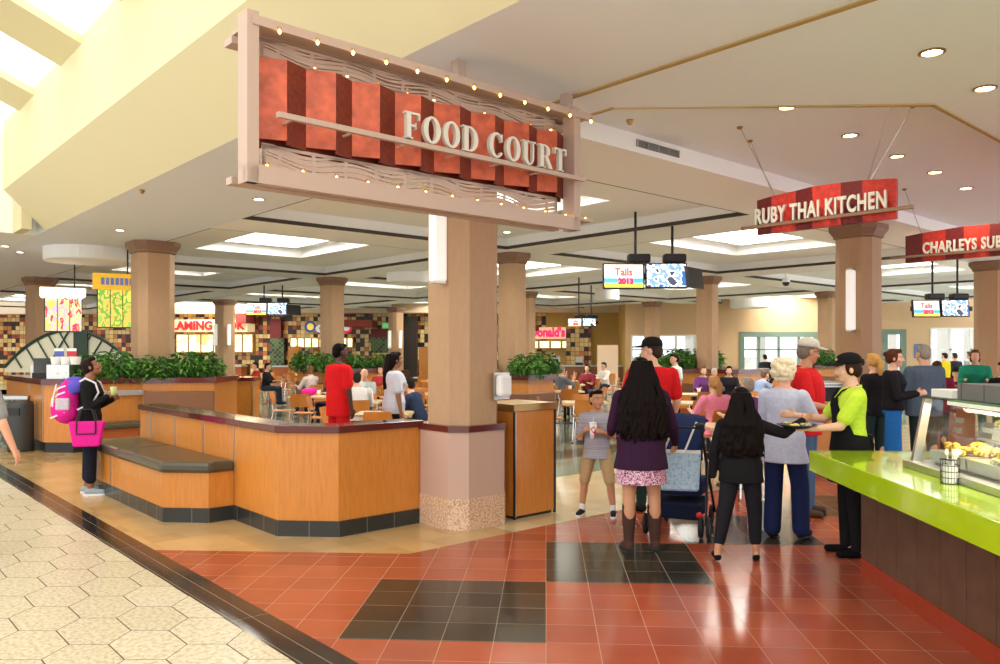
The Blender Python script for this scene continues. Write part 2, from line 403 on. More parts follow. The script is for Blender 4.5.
# tan shadow-gap trims on the near soffit
b = MB()
bx(b, -3, 4.6, 4.55, 4.60, ZC-.012, ZC)
w = .035
bx(b, 4.25, 5.05, 5.05-w, 5.05, ZC-.012, ZC); bx(b, 2.48-w, 2.48, 6.9, 30, ZC-.012, ZC)
pr(b, [(4.25, 5.05), (4.25+w, 5.05-w), (2.48-w, 6.9), (2.48, 6.9+w)], ZC-.012, ZC)
struct(b, 'trim_3', M_reveal, R45)
# lower bulkheads seen at the left and far end
b = MB(); bx(b, 15.6, 60, -8, 3.1, ZC, 5.6); struct(b, 'ceiling_far_mall', M_white, R45)
# cream cove along the mall: sloping face, then upright fascia
b = MB()
b.add([(3.1, -3, ZC), (3.1, 14.9, ZC), (2.5, 14.9, 4.3), (2.5, -3, 4.3), (3.1, -3, 4.5), (3.1, 14.9, 4.5)], [(0, 3, 2, 1), (1, 2, 5), (0, 4, 3), (0, 1, 5, 4), (3, 4, 5, 2)])
b.box(2.5, 2.7, -3, 14.9, 4.3, 5.4); b.box(2.75, 2.9, 14.9, 15.6, ZC, 5.6)
struct(b, 'ceiling_cove', M_cream, R45)
b = MB(); b.add([(2.5, -3, 5.4), (2.5, 30, 5.4), (-.4, 30, 6.6), (-.4, -3, 6.6)], [(0, 1, 2, 3)]); b.add([(-.4, -3, 6.6), (-.4, 30, 6.6), (-4.2, 30, 6.6), (-4.2, -3, 6.6)], [(0, 1, 2, 3)])
struct(b, 'skylight_mall', mat('mall_skylight_glow', (255, 252, 242), .5, emit=1.5), R45)
b = MB()
for k in range(12):
    u0 = .2+k*2.5
    b.add([(2.5, u0, 5.3), (2.5, u0+1.0, 5.3), (-.4, u0+1.0, 6.5), (-.4, u0, 6.5), (2.5, u0, 5.42), (2.5, u0+1.0, 5.42), (-.4, u0+1.0, 6.62), (-.4, u0, 6.62)], [(0, 1, 2, 3), (0, 4, 5, 1), (3, 2, 6, 7), (0, 3, 7, 4), (1, 5, 6, 2)])
struct(b, 'ceiling_mall_ribs', M_cream, R45)

# ------------------------------------------------------------------ BACK WALLS
M_mos = tile_mat('mosaic_tiles', [(60, 30, 22), (214, 176, 104), (150, 60, 34), (234, 204, 140), (40, 26, 22), (196, 120, 60), (225, 190, 120)], (60, 44, 30), .21, .014, .3, axes='xz', var=.05)
YB, YL, XC = 34.0, 38.0, 3.4
def wall_rects(b, x0, x1, y, z0, z1, holes, t=.25):
    x = x0
    for (h0, h1, a0, a1) in sorted(holes):
        if h0 > x: b.box(x, h0, y, y+t, z0, z1)
        if a0 > z0: b.box(h0, h1, y, y+t, z0, a0)
        if a1 < z1: b.box(h0, h1, y, y+t, a1, z1)
        x = h1
    b.box(x, x1, y, y+t, z0, z1)
def xpx(px, Y):  # world x of a column of pixels at depth plane y = Y
    d = W(px, 1.0); return d[0]/d[1]*Y
holes = []
wins = [(631, 648, .3, 2.38), (657, 714, .9, 2.38), (739, 819, .05, 2.5), (882, 906, .05, 2.6), (930, 992, .8, 2.66)]
for a_, c_, z0, z1 in wins: holes.append((xpx(a_, YB), xpx(c_, YB), z0, z1))
b = MB(); wall_rects(b, XC, 32, YB, 0, 4.6, holes); struct(b, 'wall_back', M_wall)
b = MB(); b.box(XC, XC+.25, YB+.25, YL, 0, 4.6); b.box(XC-3.4, XC+.25, YL-.6, YL+.2, 0, 4.6); struct(b, 'wall_side', mat('tan_wall_warm', (196, 158, 84), .8))
M_grnfr = mat('door_green', (108, 128, 112), .5)
for i, (h0, h1, a0, a1) in enumerate(holes):
    door = a0 < .2; nm = ('door_%d' if door else 'window_%d') % (i+1)
    b = MB(); f = .22 if door else .07
    b.box(h0, h1, YB-.04, YB+.1, a1-f, a1); b.box(h0, h0+f, YB-.04, YB+.1, a0, a1-f); b.box(h1-f, h1, YB-.04, YB+.1, a0, a1-f)
    b.box(h0, h1, YB-.04, YB+.1, a0, a0+.06)
    n = 3 if (h1-h0) > 2.6 else (2 if (h1-h0) > 1.6 else 0)
    for k in range(1, n+1):
        xx = h0+(h1-h0)*k/(n+1)
        b.box(xx-.05, xx+.05, YB, YB+.08, a0, a1-f)
    b.box(h0+f, h1-f, YB, YB+.06, 1.72, 1.78)
    o = b.build(nm, M_grnfr if door else mat('white_frame', (232, 234, 226), .5)); o['kind'] = 'structure'
    g = MB(); g.box(h0+f, h1-f, YB+.03, YB+.04, a0+.05, a1-f); g.build('pane', M_glass, o)
# parts of the street outside the glass
for k, px in enumerate((690, 762, 893, 945, 972)):
    b = MB(); x = xpx(px, 44); b.box(x-.2, x+.2, 44, 44.5, 0, 3.2); b.box(x-.5, x+.5, 43.9, 44.6, 0, .3)
    o = b.build('outside_pillar', mat('outside_stone', (206, 202, 196), .8)); tag(o, 'pale stone pillar outside behind the glass, near %s' % ['the wide left window', 'the green double doors', 'the narrow green door', 'the far right window', 'the right edge of the far right window'][k], 'pillar')
b = MB(); b.box(0, 32, 50, 51, 0, 1.3); o = struct(b, 'wall_outside', mat('outside_wall', (226, 224, 220), .8))
# food stall wall at the far left: mosaic below a plain header
b = MB(); b.box(-45, XC-3.4, YL, YL+.3, 0, 3.5); struct(b, 'wall_mosaic', M_mos)
b = MB(); b.box(-45, XC, YL-.9, YL+.3, 3.5, 4.6); struct(b, 'wall_header', mat('header_beige', (222, 200, 168), .8))
b = MB(); b.box(-45.2, -45, -5, 40, 0, 6); struct(b, 'wall_left', M_wall)

# ------------------------------------------------------------------ COLUMNS
def chsq(h, c): return [(-h, -h+c), (-h+c, -h), (h-c, -h), (h, -h+c), (h, h-c), (h-c, h), (-h+c, h), (-h, h-c)]
def column(u, v, half, label, main=False, sconces=(), top=ZC, sname=None):
    t = thing('column', label, 'column', UV(u, v)+(0,), R45, 'columns of the food court')
    ch = half*.42
    if main:
        b = MB(); b.prism(chsq(half+.035, ch), 0, .30); b.build('base', M_granite, t)
        b = MB(); b.prism(chsq(half+.03, ch), .30, .925); b.build('wainscot', M_colm, t)
        b = MB(); b.prism(chsq(half+.042, ch), .925, .985); b.build('chair_rail', M_maroon, t)
        b = MB(); b.prism(chsq(half-.025, ch), .985, top-.22); b.build('shaft', M_col, t)
    else:
        b = MB(); b.prism(chsq(half+.02, ch), 0, .3); b.build('base', M_granite, t)
        b = MB(); b.prism(chsq(half, ch), .3, top-.22); b.build('shaft', M_col, t)
    b = MB(); s = [(0, top-.22), (.03, top-.20), (.03, top-.17), (.09, top-.08), (.09, top)]
    rings = []
    for e, z in s: rings.append([(x*(half+e)/half, y*(half+e)/half, z) for x, y in chsq(half, ch)])
    b.loft(rings); b.build('capital', M_cap, t)
    for (dx, dy, z0, z1, w) in sconces:      # tall glass wall light on a face
        L = thing('wall_sconce', '', 'wall light', (0, 0, 0))
        p = UV(u+dy, v+dx); L.location = (p[0], p[1], z0); L.rotation_euler = (0, 0, R45)
        ax = abs(dx) > abs(dy); L['label'] = 'tall white glass wall light, %s face of the %s' % ('left' if ax else 'right', ' '.join((sname or label).split()[:7]))
        b = MB()
        if ax: b.box(-.07, .07, -w/2, w/2, .02, z1-z0-.02)
        else: b.box(-w/2, w/2, -.07, .07, .02, z1-z0-.02)
        b.build('shade', M_strip, L, bevel=.02)
        for z in (0, z1-z0-.02):
            b = MB()
            if ax: b.box(-.06, .06, -w/2+.01, w/2-.01, z, z+.02)
            else: b.box(-w/2+.01, w/2-.01, -.06, .06, z, z+.02)
            b.build('end_cap', M_alu, L)
    return t
column(6.09, 4.93, .33, 'thick mauve and tan column behind the hanging food court sign', True, sconces=[(-.39, -.10, 2.33, 3.02, .12)], sname='main column under the big sign')
column(15.28, 4.95, .33, 'tan column rising from the leafy planter at the left')
column(24.67, 5.0, .32, 'tan column at the far left behind the glowing menu boards')
column(30.46, 12.6, .33, 'tan column beside the red stall lettering at the left', sconces=[(-.38, 0, 1.9, 2.75, .12), (0, -.38, 1.9, 2.75, .12)])
column(19.32, 11.01, .28, 'slim pale column behind the man in the red shirt')
column(30.82, 20.92, .30, 'tan column beyond the woman in the white blouse', sconces=[(-.35, 0, 1.8, 2.65, .12), (0, -.35, 1.8, 2.65, .12)])
column(12.06, 11.07, .25, 'slim column rising from the planter right of the main column')
column(19.49, 18.58, .25, 'slim column just behind the one in the middle planter')
column(20.06, 26.20, .28, 'pale column far back between the bright windows')
column(12.29, 18.47, .25, 'column rising from the long planter in front of the windows')
column(5.66, 12.75, .295, 'brown column at the right with the thai kitchen sign before it', sconces=[(-.38, -.05, 2.0, 2.98, .11)], sname='brown column by the thai sign')
column(12.70, 26.2, .25, 'tan column against the far wall left of the brown column')
column(5.93, 20.18, .33, 'brown column cut by the right edge of the photo')

# ------------------------------------------------------------------ BOOTHS: low wall, bench, planters
def bandpath(pts, w):
    """offset a polyline (in v,u local plan) to one side by w -> polygon"""
    out = []
    n = len(pts)
    for i in range(n):
        d1 = (Vector(pts[i])-Vector(pts[i-1])).normalized() if i > 0 else None
        d2 = (Vector(pts[i+1])-Vector(pts[i])).normalized() if i < n-1 else None
        if d1 is None: d1 = d2
        if d2 is None: d2 = d1
        nrm = Vector((-(d1+d2).y, (d1+d2).x)).normalized(); k = w/max(.3, nrm.dot(Vector((-d1.y, d1.x))))
        out.append((pts[i][0]+nrm.x*k, pts[i][1]+nrm.y*k))
    return out
# low wall outer line, plan (v,u)
lw = [(3.28, 10.6), (3.28, 6.74), (3.67, 6.33), (4.60, 6.33)]
inn = bandpath(lw, .2)
def band(pts, w0, w1, z0, z1, b=None):
    b = b or MB(); A = bandpath(pts, w0); B = bandpath(pts, w1)
    for i in range(len(pts)-1): b.prism([A[i], A[i+1], B[i+1], B[i]], z0, z1)
    return b
t = thing('booth_wall', 'low honey wood booth wall with maroon cap, angled round toward the main column', 'booth wall', (0, 0, 0), R45)
band(lw, 0, .2, .145, .945).build('panel', M_wood, t)
b = MB(); A = bandpath(lw, -.004)
for i in range(3):
    p, q = Vector(A[i]), Vector(A[i+1]); L = (q-p).length; ang = math.atan2((q-p).y, (q-p).x)
    T = Matrix.Translation((p.x, p.y, 0)) @ Matrix.Rotation(ang, 4, 'Z')
    kb = MB(); kb.box(0, L, -.012+.004, .19, 0, .145); ko = kb.build('kick_tile', M_kick, t); ko.location = (p.x, p.y, 0); ko.rotation_euler = (0, 0, ang)
band(lw, -.035, .26, .945, 1.01).build('cap', M_maroon, t, bevel=.006)
b = MB()
for u_ in (10.2, 9.35, 8.5, 7.7): b = MB(); b.box(3.272, 3.28, u_-.012, u_+.012, .50, .945); b.build('joint_strip', M_alu, t)
# bench on the mall side of the low wall
bn = [(2.70, 10.6), (2.70, 8.04), (3.02, 7.70), (3.275, 7.70)]
t = thing('bench', 'long honey wood bench with dark padded seat, left of the angled booth wall', 'bench', (0, 0, 0), R45)
def poly_in(pts, e): return bandpath(pts, e)
pb = bn+[(3.275, 10.6)]
b = MB(); b.prism(pb, .145, .49); b.build('panel', M_wood, t)
b = MB(); b.prism([(2.74, 10.58), (2.74, 8.07), (3.03, 7.75), (3.27, 7.75), (3.27, 10.58)], 0, .145); b.build('kick_plinth', M_black, t)
for i in range(3):
    p, q = Vector(bn[i]), Vector(bn[i+1]); L = (q-p).length; ang = math.atan2((q-p).y, (q-p).x)
    kb = MB(); kb.box(0, L, -.008, .02, 0, .145); ko = kb.build('kick_tile', M_kick, t); ko.location = (p.x, p.y, 0); ko.rotation_euler = (0, 0, ang)
for (ua, ub_) in ((9.42, 10.6), (7.68, 9.41)):
    b = MB()
    poly = [(2.66, ub_), (2.66, max(ua, 8.02)), (3.0, 7.66), (3.275, 7.66), (3.275, ub_)] if ua < 8 else [(2.66, ub_), (2.66, ua), (3.275, ua), (3.275, ub_)]
    b.prism(poly, .49, .60); b.build('seat_cushion', M_vinyl, t, smooth=False, bevel=.035)
b = MB()
for u_ in (10.35, 9.75): b = MB(); b.box(2.692, 2.70, u_-.012, u_+.012, .145, .49); b.build('joint_strip', M_alu, t)

# left planter with service side, maroon cap
pl = [(3.07, 18.0), (3.07, 14.86), (3.42, 14.5), (4.5, 14.45), (5.55, 13.9), (6.4, 14.9)]
t = thing('planter', 'large honey wood planter with maroon cap at the left around the tan column', 'planter', (0, 0, 0), R45)
band(pl, 0, .18, .17, 1.13).build('panel', M_wood, t)
band(pl, .02, .16, 0, .17).build('kick', M_black, t)
band(pl, -.05, .30, 1.13, 1.22).build('cap', M_maroon, t)
b = MB(); b.prism([(3.3, 17.9), (3.3, 14.9), (4.5, 14.7), (5.6, 14.2), (6.3, 15.0), (6.3, 17.9)], .9, 1.1); b.build('soil', mat('soil', (52, 38, 26), .9), t)
for u_ in (14.95, 16.0): b = MB(); b.box(3.062, 3.07, u_, u_+.04, .17, 1.13); b.build('joint_strip', M_alu, t)
b = MB(); b.prism([(3.72, 14.47), (3.72, 14.40), (4.5, 14.36), (4.5, 14.45)], .93, 1.02); b.build('vent_grille', M_alu, t)
b = MB(); band([(4.52, 14.40), (5.55, 13.86)], -.10, 0, .4, .98, b); b.build('banquette_back', M_vinylb, t, bevel=.02)
b = MB(); b.box(3.46, 4.4, 13.95, 14.38, .40, .50); o = b.build('seat_cushion', M_vinyl, t, bevel=.03)
b = MB(); b.box(3.55, 4.3, 14.05, 14.40, 0, .40); b.build('seat_base', M_woodd, t)
# neighbouring counter end with maroon top
pos = UV(12.6, 6.0)
t = thing('booth_divider', 'honey wood divider with maroon top right of the left planter', 'booth divider', P(238, 428)+(0,), CAM_YAW)
b = MB(); b.box(-.30, .32, 0, .5, .1, 1.03); b.build('panel', M_wood, t); b = MB(); b.box(-.28, .3, .02, .48, 0, .1); b.build('kick', M_black, t)
b = MB(); b.box(-.33, .35, -.03, .53, 1.03, 1.11); b.build('cap', M_maroon, t); b = MB(); b.box(.30, .325, -.012, 0, .1, 1.03); b.build('corner_strip', M_alu, t)

# other planters farther back: wooden box with cap and a banquette below
def far_planter(u, v, w, d, label, h=1.22, seatcol=M_vinylb, rz=R45, chamf=.5):
    t = thing('planter', label, 'planter', UV(u, v)+(0,), rz)
    c = chamf; poly = [(-w/2, -d/2+c), (-w/2+c, -d/2), (w/2-c, -d/2), (w/2, -d/2+c), (w/2, d/2-c), (w/2-c, d/2), (-w/2+c, d/2), (-w/2, d/2-c)]
    def sc(e): return [(x+(e if x > 0 else -e), y+(e if y > 0 else -e)) for x, y in poly]
    b = MB(); b.prism(poly, .86, h-.1); b.build('panel', M_wood, t)
    b = MB(); b.prism(sc(.03), .40, .86); b.build('banquette_back', seatcol, t, bevel=.02)
    b = MB(); b.prism(sc(.02), 0, .40); b.build('base', M_woodd, t)
    b = MB(); b.prism(sc(.06), h-.1, h); b.build('cap', M_maroon, t)
    return t
far_planter(12.06, 11.07, 1.7, 1.7, 'wooden planter box full of ferns right of the main column')
far_planter(19.4, 11.3, 1.9, 2.4, 'planter with maroon cap behind the man in the red shirt')
far_planter(12.6, 18.6, 2.4, 3.2, 'long planter with maroon cap before the bright windows')
far_planter(13.0, 26.0, 1.8, 1.8, 'small far planter left of the brown column')
# trash cabinet beside main column
t = thing('waste_cabinet', 'honey wood waste cabinet with bronze edged top right of the main column', 'cabinet', UV(5.79, 5.36)+(0,), R45)
b = MB(); b.box(0, .58, .02, .60, .03, 1.08); b.build('body', M_wood, t)
b = MB(); b.box(-.02, .60, 0, .62, 1.08, 1.155); b.build('top', M_brass, t, bevel=.006)
for xa, xb in ((-.006, .012), (.565, .59)): b = MB(); b.box(xa, xb, .012, .03, .0, 1.08); b.build('edge_strip', M_black, t)
b = MB(); b.box(.012, .022, .012, .022, .02, 1.08); b.build('corner_strip', M_alu, t)
b = MB(); b.box(.03, .55, .04, .58, 0, .03); b.build('plinth', M_black, t)
# napkin/soap dispenser on the column
pd = UV(6.09-.345, 5.12)
t = thing('hand_sanitizer_dispenser', 'white wall dispenser mounted on the right face of the main column', 'dispenser', (pd[0], pd[1], 1.22), R45)
b = MB(); b.box(-.10, .10, -.02, .0, 0, .26); b.build('backplate', M_alu, t)
b = MB(); b.box(-.09, .06, -.11, -.02, .03, .24); b.build('cover', M_paper, t, bevel=.03)

# ------------------------------------------------------------------ bushes
def leaf_bush(r, h, n, seed, lm):
    rnd = random.Random(seed); b = MB()
    for i in range(n):
        th = rnd.uniform(0, 2*PI); ph = rnd.uniform(0, 1); rr = r*(ph**.5)*rnd.uniform(.6, 1); z = h*(1-(rr/r)**2*.55)*rnd.uniform(.25, 1)
        L = rnd.uniform(.09, .17); wd = L*.38
        T = Matrix.Translation((rr*math.cos(th), rr*math.sin(th), z)) @ Euler((rnd.uniform(-.9, .5), rnd.uniform(-.6, .6), th-PI/2+rnd.uniform(-.9, .9))).to_matrix().to_4x4()
        b.m = 1 if rnd.random() < .3 else 0
        b.add([(0, 0, 0), (-wd/2, L*.4, .015), (0, L*.45, -.012), (wd/2, L*.4, .015), (0, L, -.03)], [(0, 2, 1), (0, 3, 2), (1, 2, 4), (2, 3, 4)], T)
    return b
def make_bush(seed, r, h, n, label, loc, group):
    t = thing('leafy_plant', label, 'plant', loc, 0, group)
    leaf_bush(r, h, n, seed, 0).build('foliage', [M_leaf, M_leaf2], t)
    b = MB(); rnd = random.Random(seed)
    for k in range(9):
        a = rnd.uniform(0, 2*PI); b.tube([(0, 0, -.05), (r*.35*math.cos(a), r*.35*math.sin(a), h*.45), (r*.7*math.cos(a), r*.7*math.sin(a), h*.75)], .008, 5)
    b.build('stem', mat('stem_green', (70, 84, 40), .6), t); return t
protos = [make_bush(1, .42, .62, 620, 'bushy green plant in the left planter beside the column', UV(14.75, 4.2)+(1.08,), 'leafy plants in the left planter')]
def bush_at(u, v, z, s, label, group):
    o = dup(protos[0], UV(u, v)+(z,), random.uniform(0, 6.28), label, group); o.scale = (s, s, s*random.uniform(.9, 1.1)); return o
for i, (u, v, s, nm) in enumerate([(14.95, 3.55, .75, 'at the left end'), (14.55, 4.75, .95, 'in front of the tan column'), (14.5, 5.3, .95, 'toward the right end'), (15.2, 5.9, .9, 'at its back right corner'), (15.6, 4.0, 1.0, 'at its back left')]):
    bush_at(u, v, 1.08, s, 'bushy green plant in the left planter %s' % nm, 'leafy plants in the left planter')
for u, v, s, nm in [(11.35, 10.8, .9, 'front left'), (11.6, 11.5, .9, 'front right'), (12.4, 10.5, .8, 'back left')]: bush_at(u, v, 1.1, s, 'dark green fern in the planter right of the main column, %s' % nm, 'ferns in the middle planter')
for u, v, s, nm in [(18.7, 10.4, .95, 'left side'), (18.6, 11.3, .95, 'middle'), (18.8, 12.2, .9, 'right end'), (19.6, 10.3, .9, 'back left')]: bush_at(u, v, 1.1, s, 'low green plant in the planter behind the red shirted man, %s' % nm, 'plants in the back left planter')
for i in range(6):
    bush_at(13.1-.15*i+.3*(i % 2), 17.0+.42*i, 1.1, 1.0, 'green leafy plant before the bright windows, %s of its row of six' % ['leftmost', 'second', 'third', 'fourth', 'fifth', 'rightmost'][i], 'plants in the window planter')
for u, v, nm in [(12.5, 25.6, 'left'), (12.3, 26.4, 'right')]: bush_at(u, v, 1.1, 1.0, 'dark plant in the small far planter beside the brown column, %s one' % nm, 'plants in the far small planter')
# ------------------------------------------------------------------ FOOD COURT SIGN (hangs at u = 4.1; local X = v, Y = depth, Z up)
US = 4.08
def vpx(px, u):   # v where the sight line through pixel column px meets the plane u
    a = -math.atan((px-500)/FPX)+CAM_YAW; dx, dy = -math.sin(a), math.cos(a); return u*(dx+dy)/(dy-dx)
sg = thing('food_court_sign', 'big hanging sign reading FOOD COURT with copper folds and small bulbs', 'sign', UV(US, 0)+(0,), R45)
vL, vR = 1.80, 4.40
for nm, x in (('left', vL+.035), ('right', vR-.005)):
    b = MB(); b.box(x-.035, x+.035, -.02, .10, 2.60, 3.53); b.build('post', M_taupe, sg, bevel=.004)
for px, z1 in ((458, 3.7), (566, 3.7)):
    x = vpx(px, US+.2); b = MB(); b.box(x-.035, x+.035, .16, .23, 3.45, z1); b.build('hanger_post', M_taupe, sg)
def rail(z0, z1, y0, y1, x0, x1, nm):
    b = MB(); b.box(x0, x1, y0, y0+.03, z0, z1); b.box(x0, x1, y0+.03, y1, z1-.03, z1) if nm == 't' else b.box(x0, x1, y0+.03, y1, z0, z0+.03)
    return b
b = rail(3.45, 3.50, -.03, .14, vL+.03, vR+.16, 't'); b.box(vL+.03, vR+.16, .14, .26, 3.465, 3.485); b.build('top_beam', M_taupe, sg)
b = MB(); b.box(vL+.0, vR+.10, .18, .28, 3.40, 3.44); b.build('back_beam', M_taupe, sg)
b = MB(); b.box(vL, vR+.02, -.02, .03, 2.60, 2.68); b.box(vL, vR+.18, -.02, .10, 2.68, 2.70); b.build('bottom_beam', M_taupe, sg)
b = MB(); b.box(vL+.0, vR, .18, .26, 2.62, 2.66); b.build('back_beam', M_taupe, sg)
# copper zigzag
pxs = [256, 287, 306, 336, 352, 380, 395, 421, 434, 460, 471, 495, 504, 529, 537, 557, 564]
xsn = [vpx(p, US+(.105 if i % 2 == 0 else .04)) for i, p in enumerate(pxs)]
zl, zh = 2.855, 3.33
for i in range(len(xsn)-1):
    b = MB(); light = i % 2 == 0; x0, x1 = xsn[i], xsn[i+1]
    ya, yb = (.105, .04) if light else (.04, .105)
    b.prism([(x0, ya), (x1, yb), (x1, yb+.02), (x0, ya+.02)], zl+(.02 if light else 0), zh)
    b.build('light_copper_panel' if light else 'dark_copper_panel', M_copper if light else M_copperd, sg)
b = MB(); b.box(xsn[0], xsn[-1], .141, .16, zl-.02, zh+.01); b.build('backing_panel', M_copperd, sg)
# pierced wave screens above and below
def wave_screen(z0, z1, y, nm, seed):
    rnd = random.Random(seed); b = MB(); x0, x1 = vL+.14, vR-.10
    b.box(x0, x1, y, y+.01, z0, z0+.018); b.box(x0, x1, y, y+.01, z1-.018, z1)
    b.box(x0, x0+.02, y, y+.01, z0, z1); b.box(x1-.02, x1, y, y+.01, z0, z1)
    n = 5
    for k in range(n):
        zc = z0+(z1-z0)*(k+.5)/n; a = (z1-z0)*.13; ph = k*.12; w = (z1-z0)*.072
        N = 70; vs = []
        for i in range(N+1):
            x = x0+(x1-x0)*i/N; z = zc+a*math.sin(x*10.5+ph)+a*.5*math.sin(x*4.3+ph*2); ww = w*(1+.45*math.sin(x*7+k*1.7))
            z = max(z0+.01, min(z1-.01, z))
            vs += [(x, y, z-ww), (x, y, z+ww), (x, y+.01, z-ww), (x, y+.01, z+ww)]
        fs = []
        for i in range(N):
            q = i*4; fs += [(q, q+4, q+5, q+1), (q+2, q+3, q+7, q+6), (q, q+2, q+6, q+4), (q+1, q+5, q+7, q+3)]
        b.add(vs, fs)
    for k in range(11):
        x = x0+(x1-x0)*(k+.5)/11; b.box(x-.012, x+.012, y+.001, y+.009, z0, z1)
    b.build(nm, M_taupe, sg)
wave_screen(3.33, 3.45, .12, 'wave_screen', 1); wave_screen(2.705, 2.85, .10, 'wave_screen', 2)
def bulb(x, y, z, s=1):
    b = MB(); b.lathe([(.011, 0), (.011, .012), (.006, .014)], 8, (x, y, z)); o = b.build('bulb_socket', M_brass, sg)
    b = MB(); b.ell((x, y, z-.012*s), (.009, .009, .013), n=8, m=5); b.build('bulb', M_bulb, o)
for k in range(12): bulb(vL+.18+(vR-vL-.05)*k/11, -.035, 3.455)
for k in range(11): bulb(vL+.26+(vR-vL-.4)*k/10, .13, 3.37)
for k in range(13): bulb(vL+.14+(vR-vL)*k/12, .035, 2.72)
b = MB(); x0, x1 = vpx(277, US-.08), vR+.0; b.box(x0, x1, -.10, -.07, 2.955, 2.985)
for k in range(7): xx = x0+.1+(x1-x0-.15)*k/6; b.box(xx-.006, xx+.006, -.07, .05, 2.96, 2.972)
b.build('letter_rail', M_taupe, sg)
# serif letters FOOD COURT
def arc(cx, cz, rx, rz, a0, a1, n=20): return [(cx+rx*math.cos(a0+(a1-a0)*k/n), cz+rz*math.sin(a0+(a1-a0)*k/n)) for k in range(n+1)]
def strip(b, outer, inner, y0, y1):
    n = len(outer)
    for i in range(n-1):
        p, q, r, s = outer[i], outer[i+1], inner[i+1], inner[i]
        b.add([(x, y, z) for y in (y0, y1) for x, z in (p, q, r, s)], [(0, 1, 2, 3), (7, 6, 5, 4), (0, 4, 5, 1), (2, 6, 7, 3)])
def letter(ch, x, w, h, z, y0, y1):
    b = MB(); st = h*.2; th = h*.075; rc = lambda a, c, d, e: b.box(x+a*w, x+c*w, y0, y1, z+d*h, z+e*h)
    if ch == 'O': strip(b, arc(x+w/2, z+h/2, w/2, h*.52, 0, 2*PI, 28), arc(x+w/2, z+h/2, w*.24, h*.43, 0, 2*PI, 28), y0, y1)
    if ch == 'F': rc(.1, .38, 0, 1); rc(0, .5, 0, .07); rc(0, .12, .93, 1); rc(.38, .95, .92, 1); rc(.86, .95, .74, .92); rc(.38, .72, .47, .54); rc(.66, .72, .38, .62)
    if ch == 'D': rc(.1, .36, 0, 1); rc(0, .12, 0, .06); rc(0, .12, .94, 1); strip(b, [(x+w*.36, z)]+arc(x+w*.42, z+h/2, w*.56, h/2, -PI/2, PI/2)+[(x+w*.36, z+h)], [(x+w*.36, z+h*.07)]+arc(x+w*.42, z+h/2, w*.3, h*.43, -PI/2, PI/2)+[(x+w*.36, z+h*.93)], y0, y1)
    if ch == 'C': strip(b, arc(x+w/2, z+h/2, w/2, h*.52, .55, 2*PI-.6, 26), arc(x+w*.56, z+h/2, w*.3, h*.43, .6, 2*PI-.65, 26), y0, y1); rc(.84, .93, .66, .98)
    if ch == 'U': rc(.08, .34, .3, 1); rc(.70, .80, .3, 1); rc(0, .46, .93, 1); rc(.6, .94, .93, 1); strip(b, arc(x+w*.44, z+h*.32, w*.36, h*.34, PI, 2*PI, 14), arc(x+w*.52, z+h*.32, w*.18, h*.26, PI, 2*PI, 14), y0, y1)
    if ch == 'R':
        rc(.1, .36, 0, 1); rc(0, .48, 0, .06); rc(0, .12, .94, 1)
        strip(b, [(x+w*.36, z+h*.46)]+arc(x+w*.45, z+h*.73, w*.38, h*.27, -PI/2, PI/2, 12)+[(x+w*.36, z+h)], [(x+w*.36, z+h*.53)]+arc(x+w*.45, z+h*.73, w*.14, h*.20, -PI/2, PI/2, 12)+[(x+w*.36, z+h*.93)], y0, y1)
        b.add([(x+w*a, y, z+h*c) for y in (y0, y1) for a, c in ((.42, .5), (.68, .5), (1.02, 0), (.74, 0))], [(0, 1, 2, 3), (7, 6, 5, 4), (1, 5, 6, 2), (0, 3, 7, 4), (0, 4, 5, 1), (2, 6, 7, 3)])
    if ch == 'T': rc(.37, .64, 0, 1); rc(.24, .77, 0, .06); rc(0, 1, .92, 1); rc(0, .08, .72, .92); rc(.92, 1, .72, .92)
    return b
lh = .165; x = vpx(404, US-.085); xe = vpx(565, US-.085)
adv = {'F': .80, 'O': .92, 'D': .92, 'C': .88, 'U': .92, 'R': .92, 'T': .84}
word = 'FOOD COURT'; tot = sum(.5 if c == ' ' else adv[c]+.16 for c in word)-.16; k_ = (xe-x)/tot
for c in word:
    if c == ' ': x += .5*k_; continue
    letter(c, x, adv[c]*k_, lh, 2.992, -.10, -.07).build('letter_%s' % c.lower(), M_letter, sg); x += (adv[c]+.16)*k_

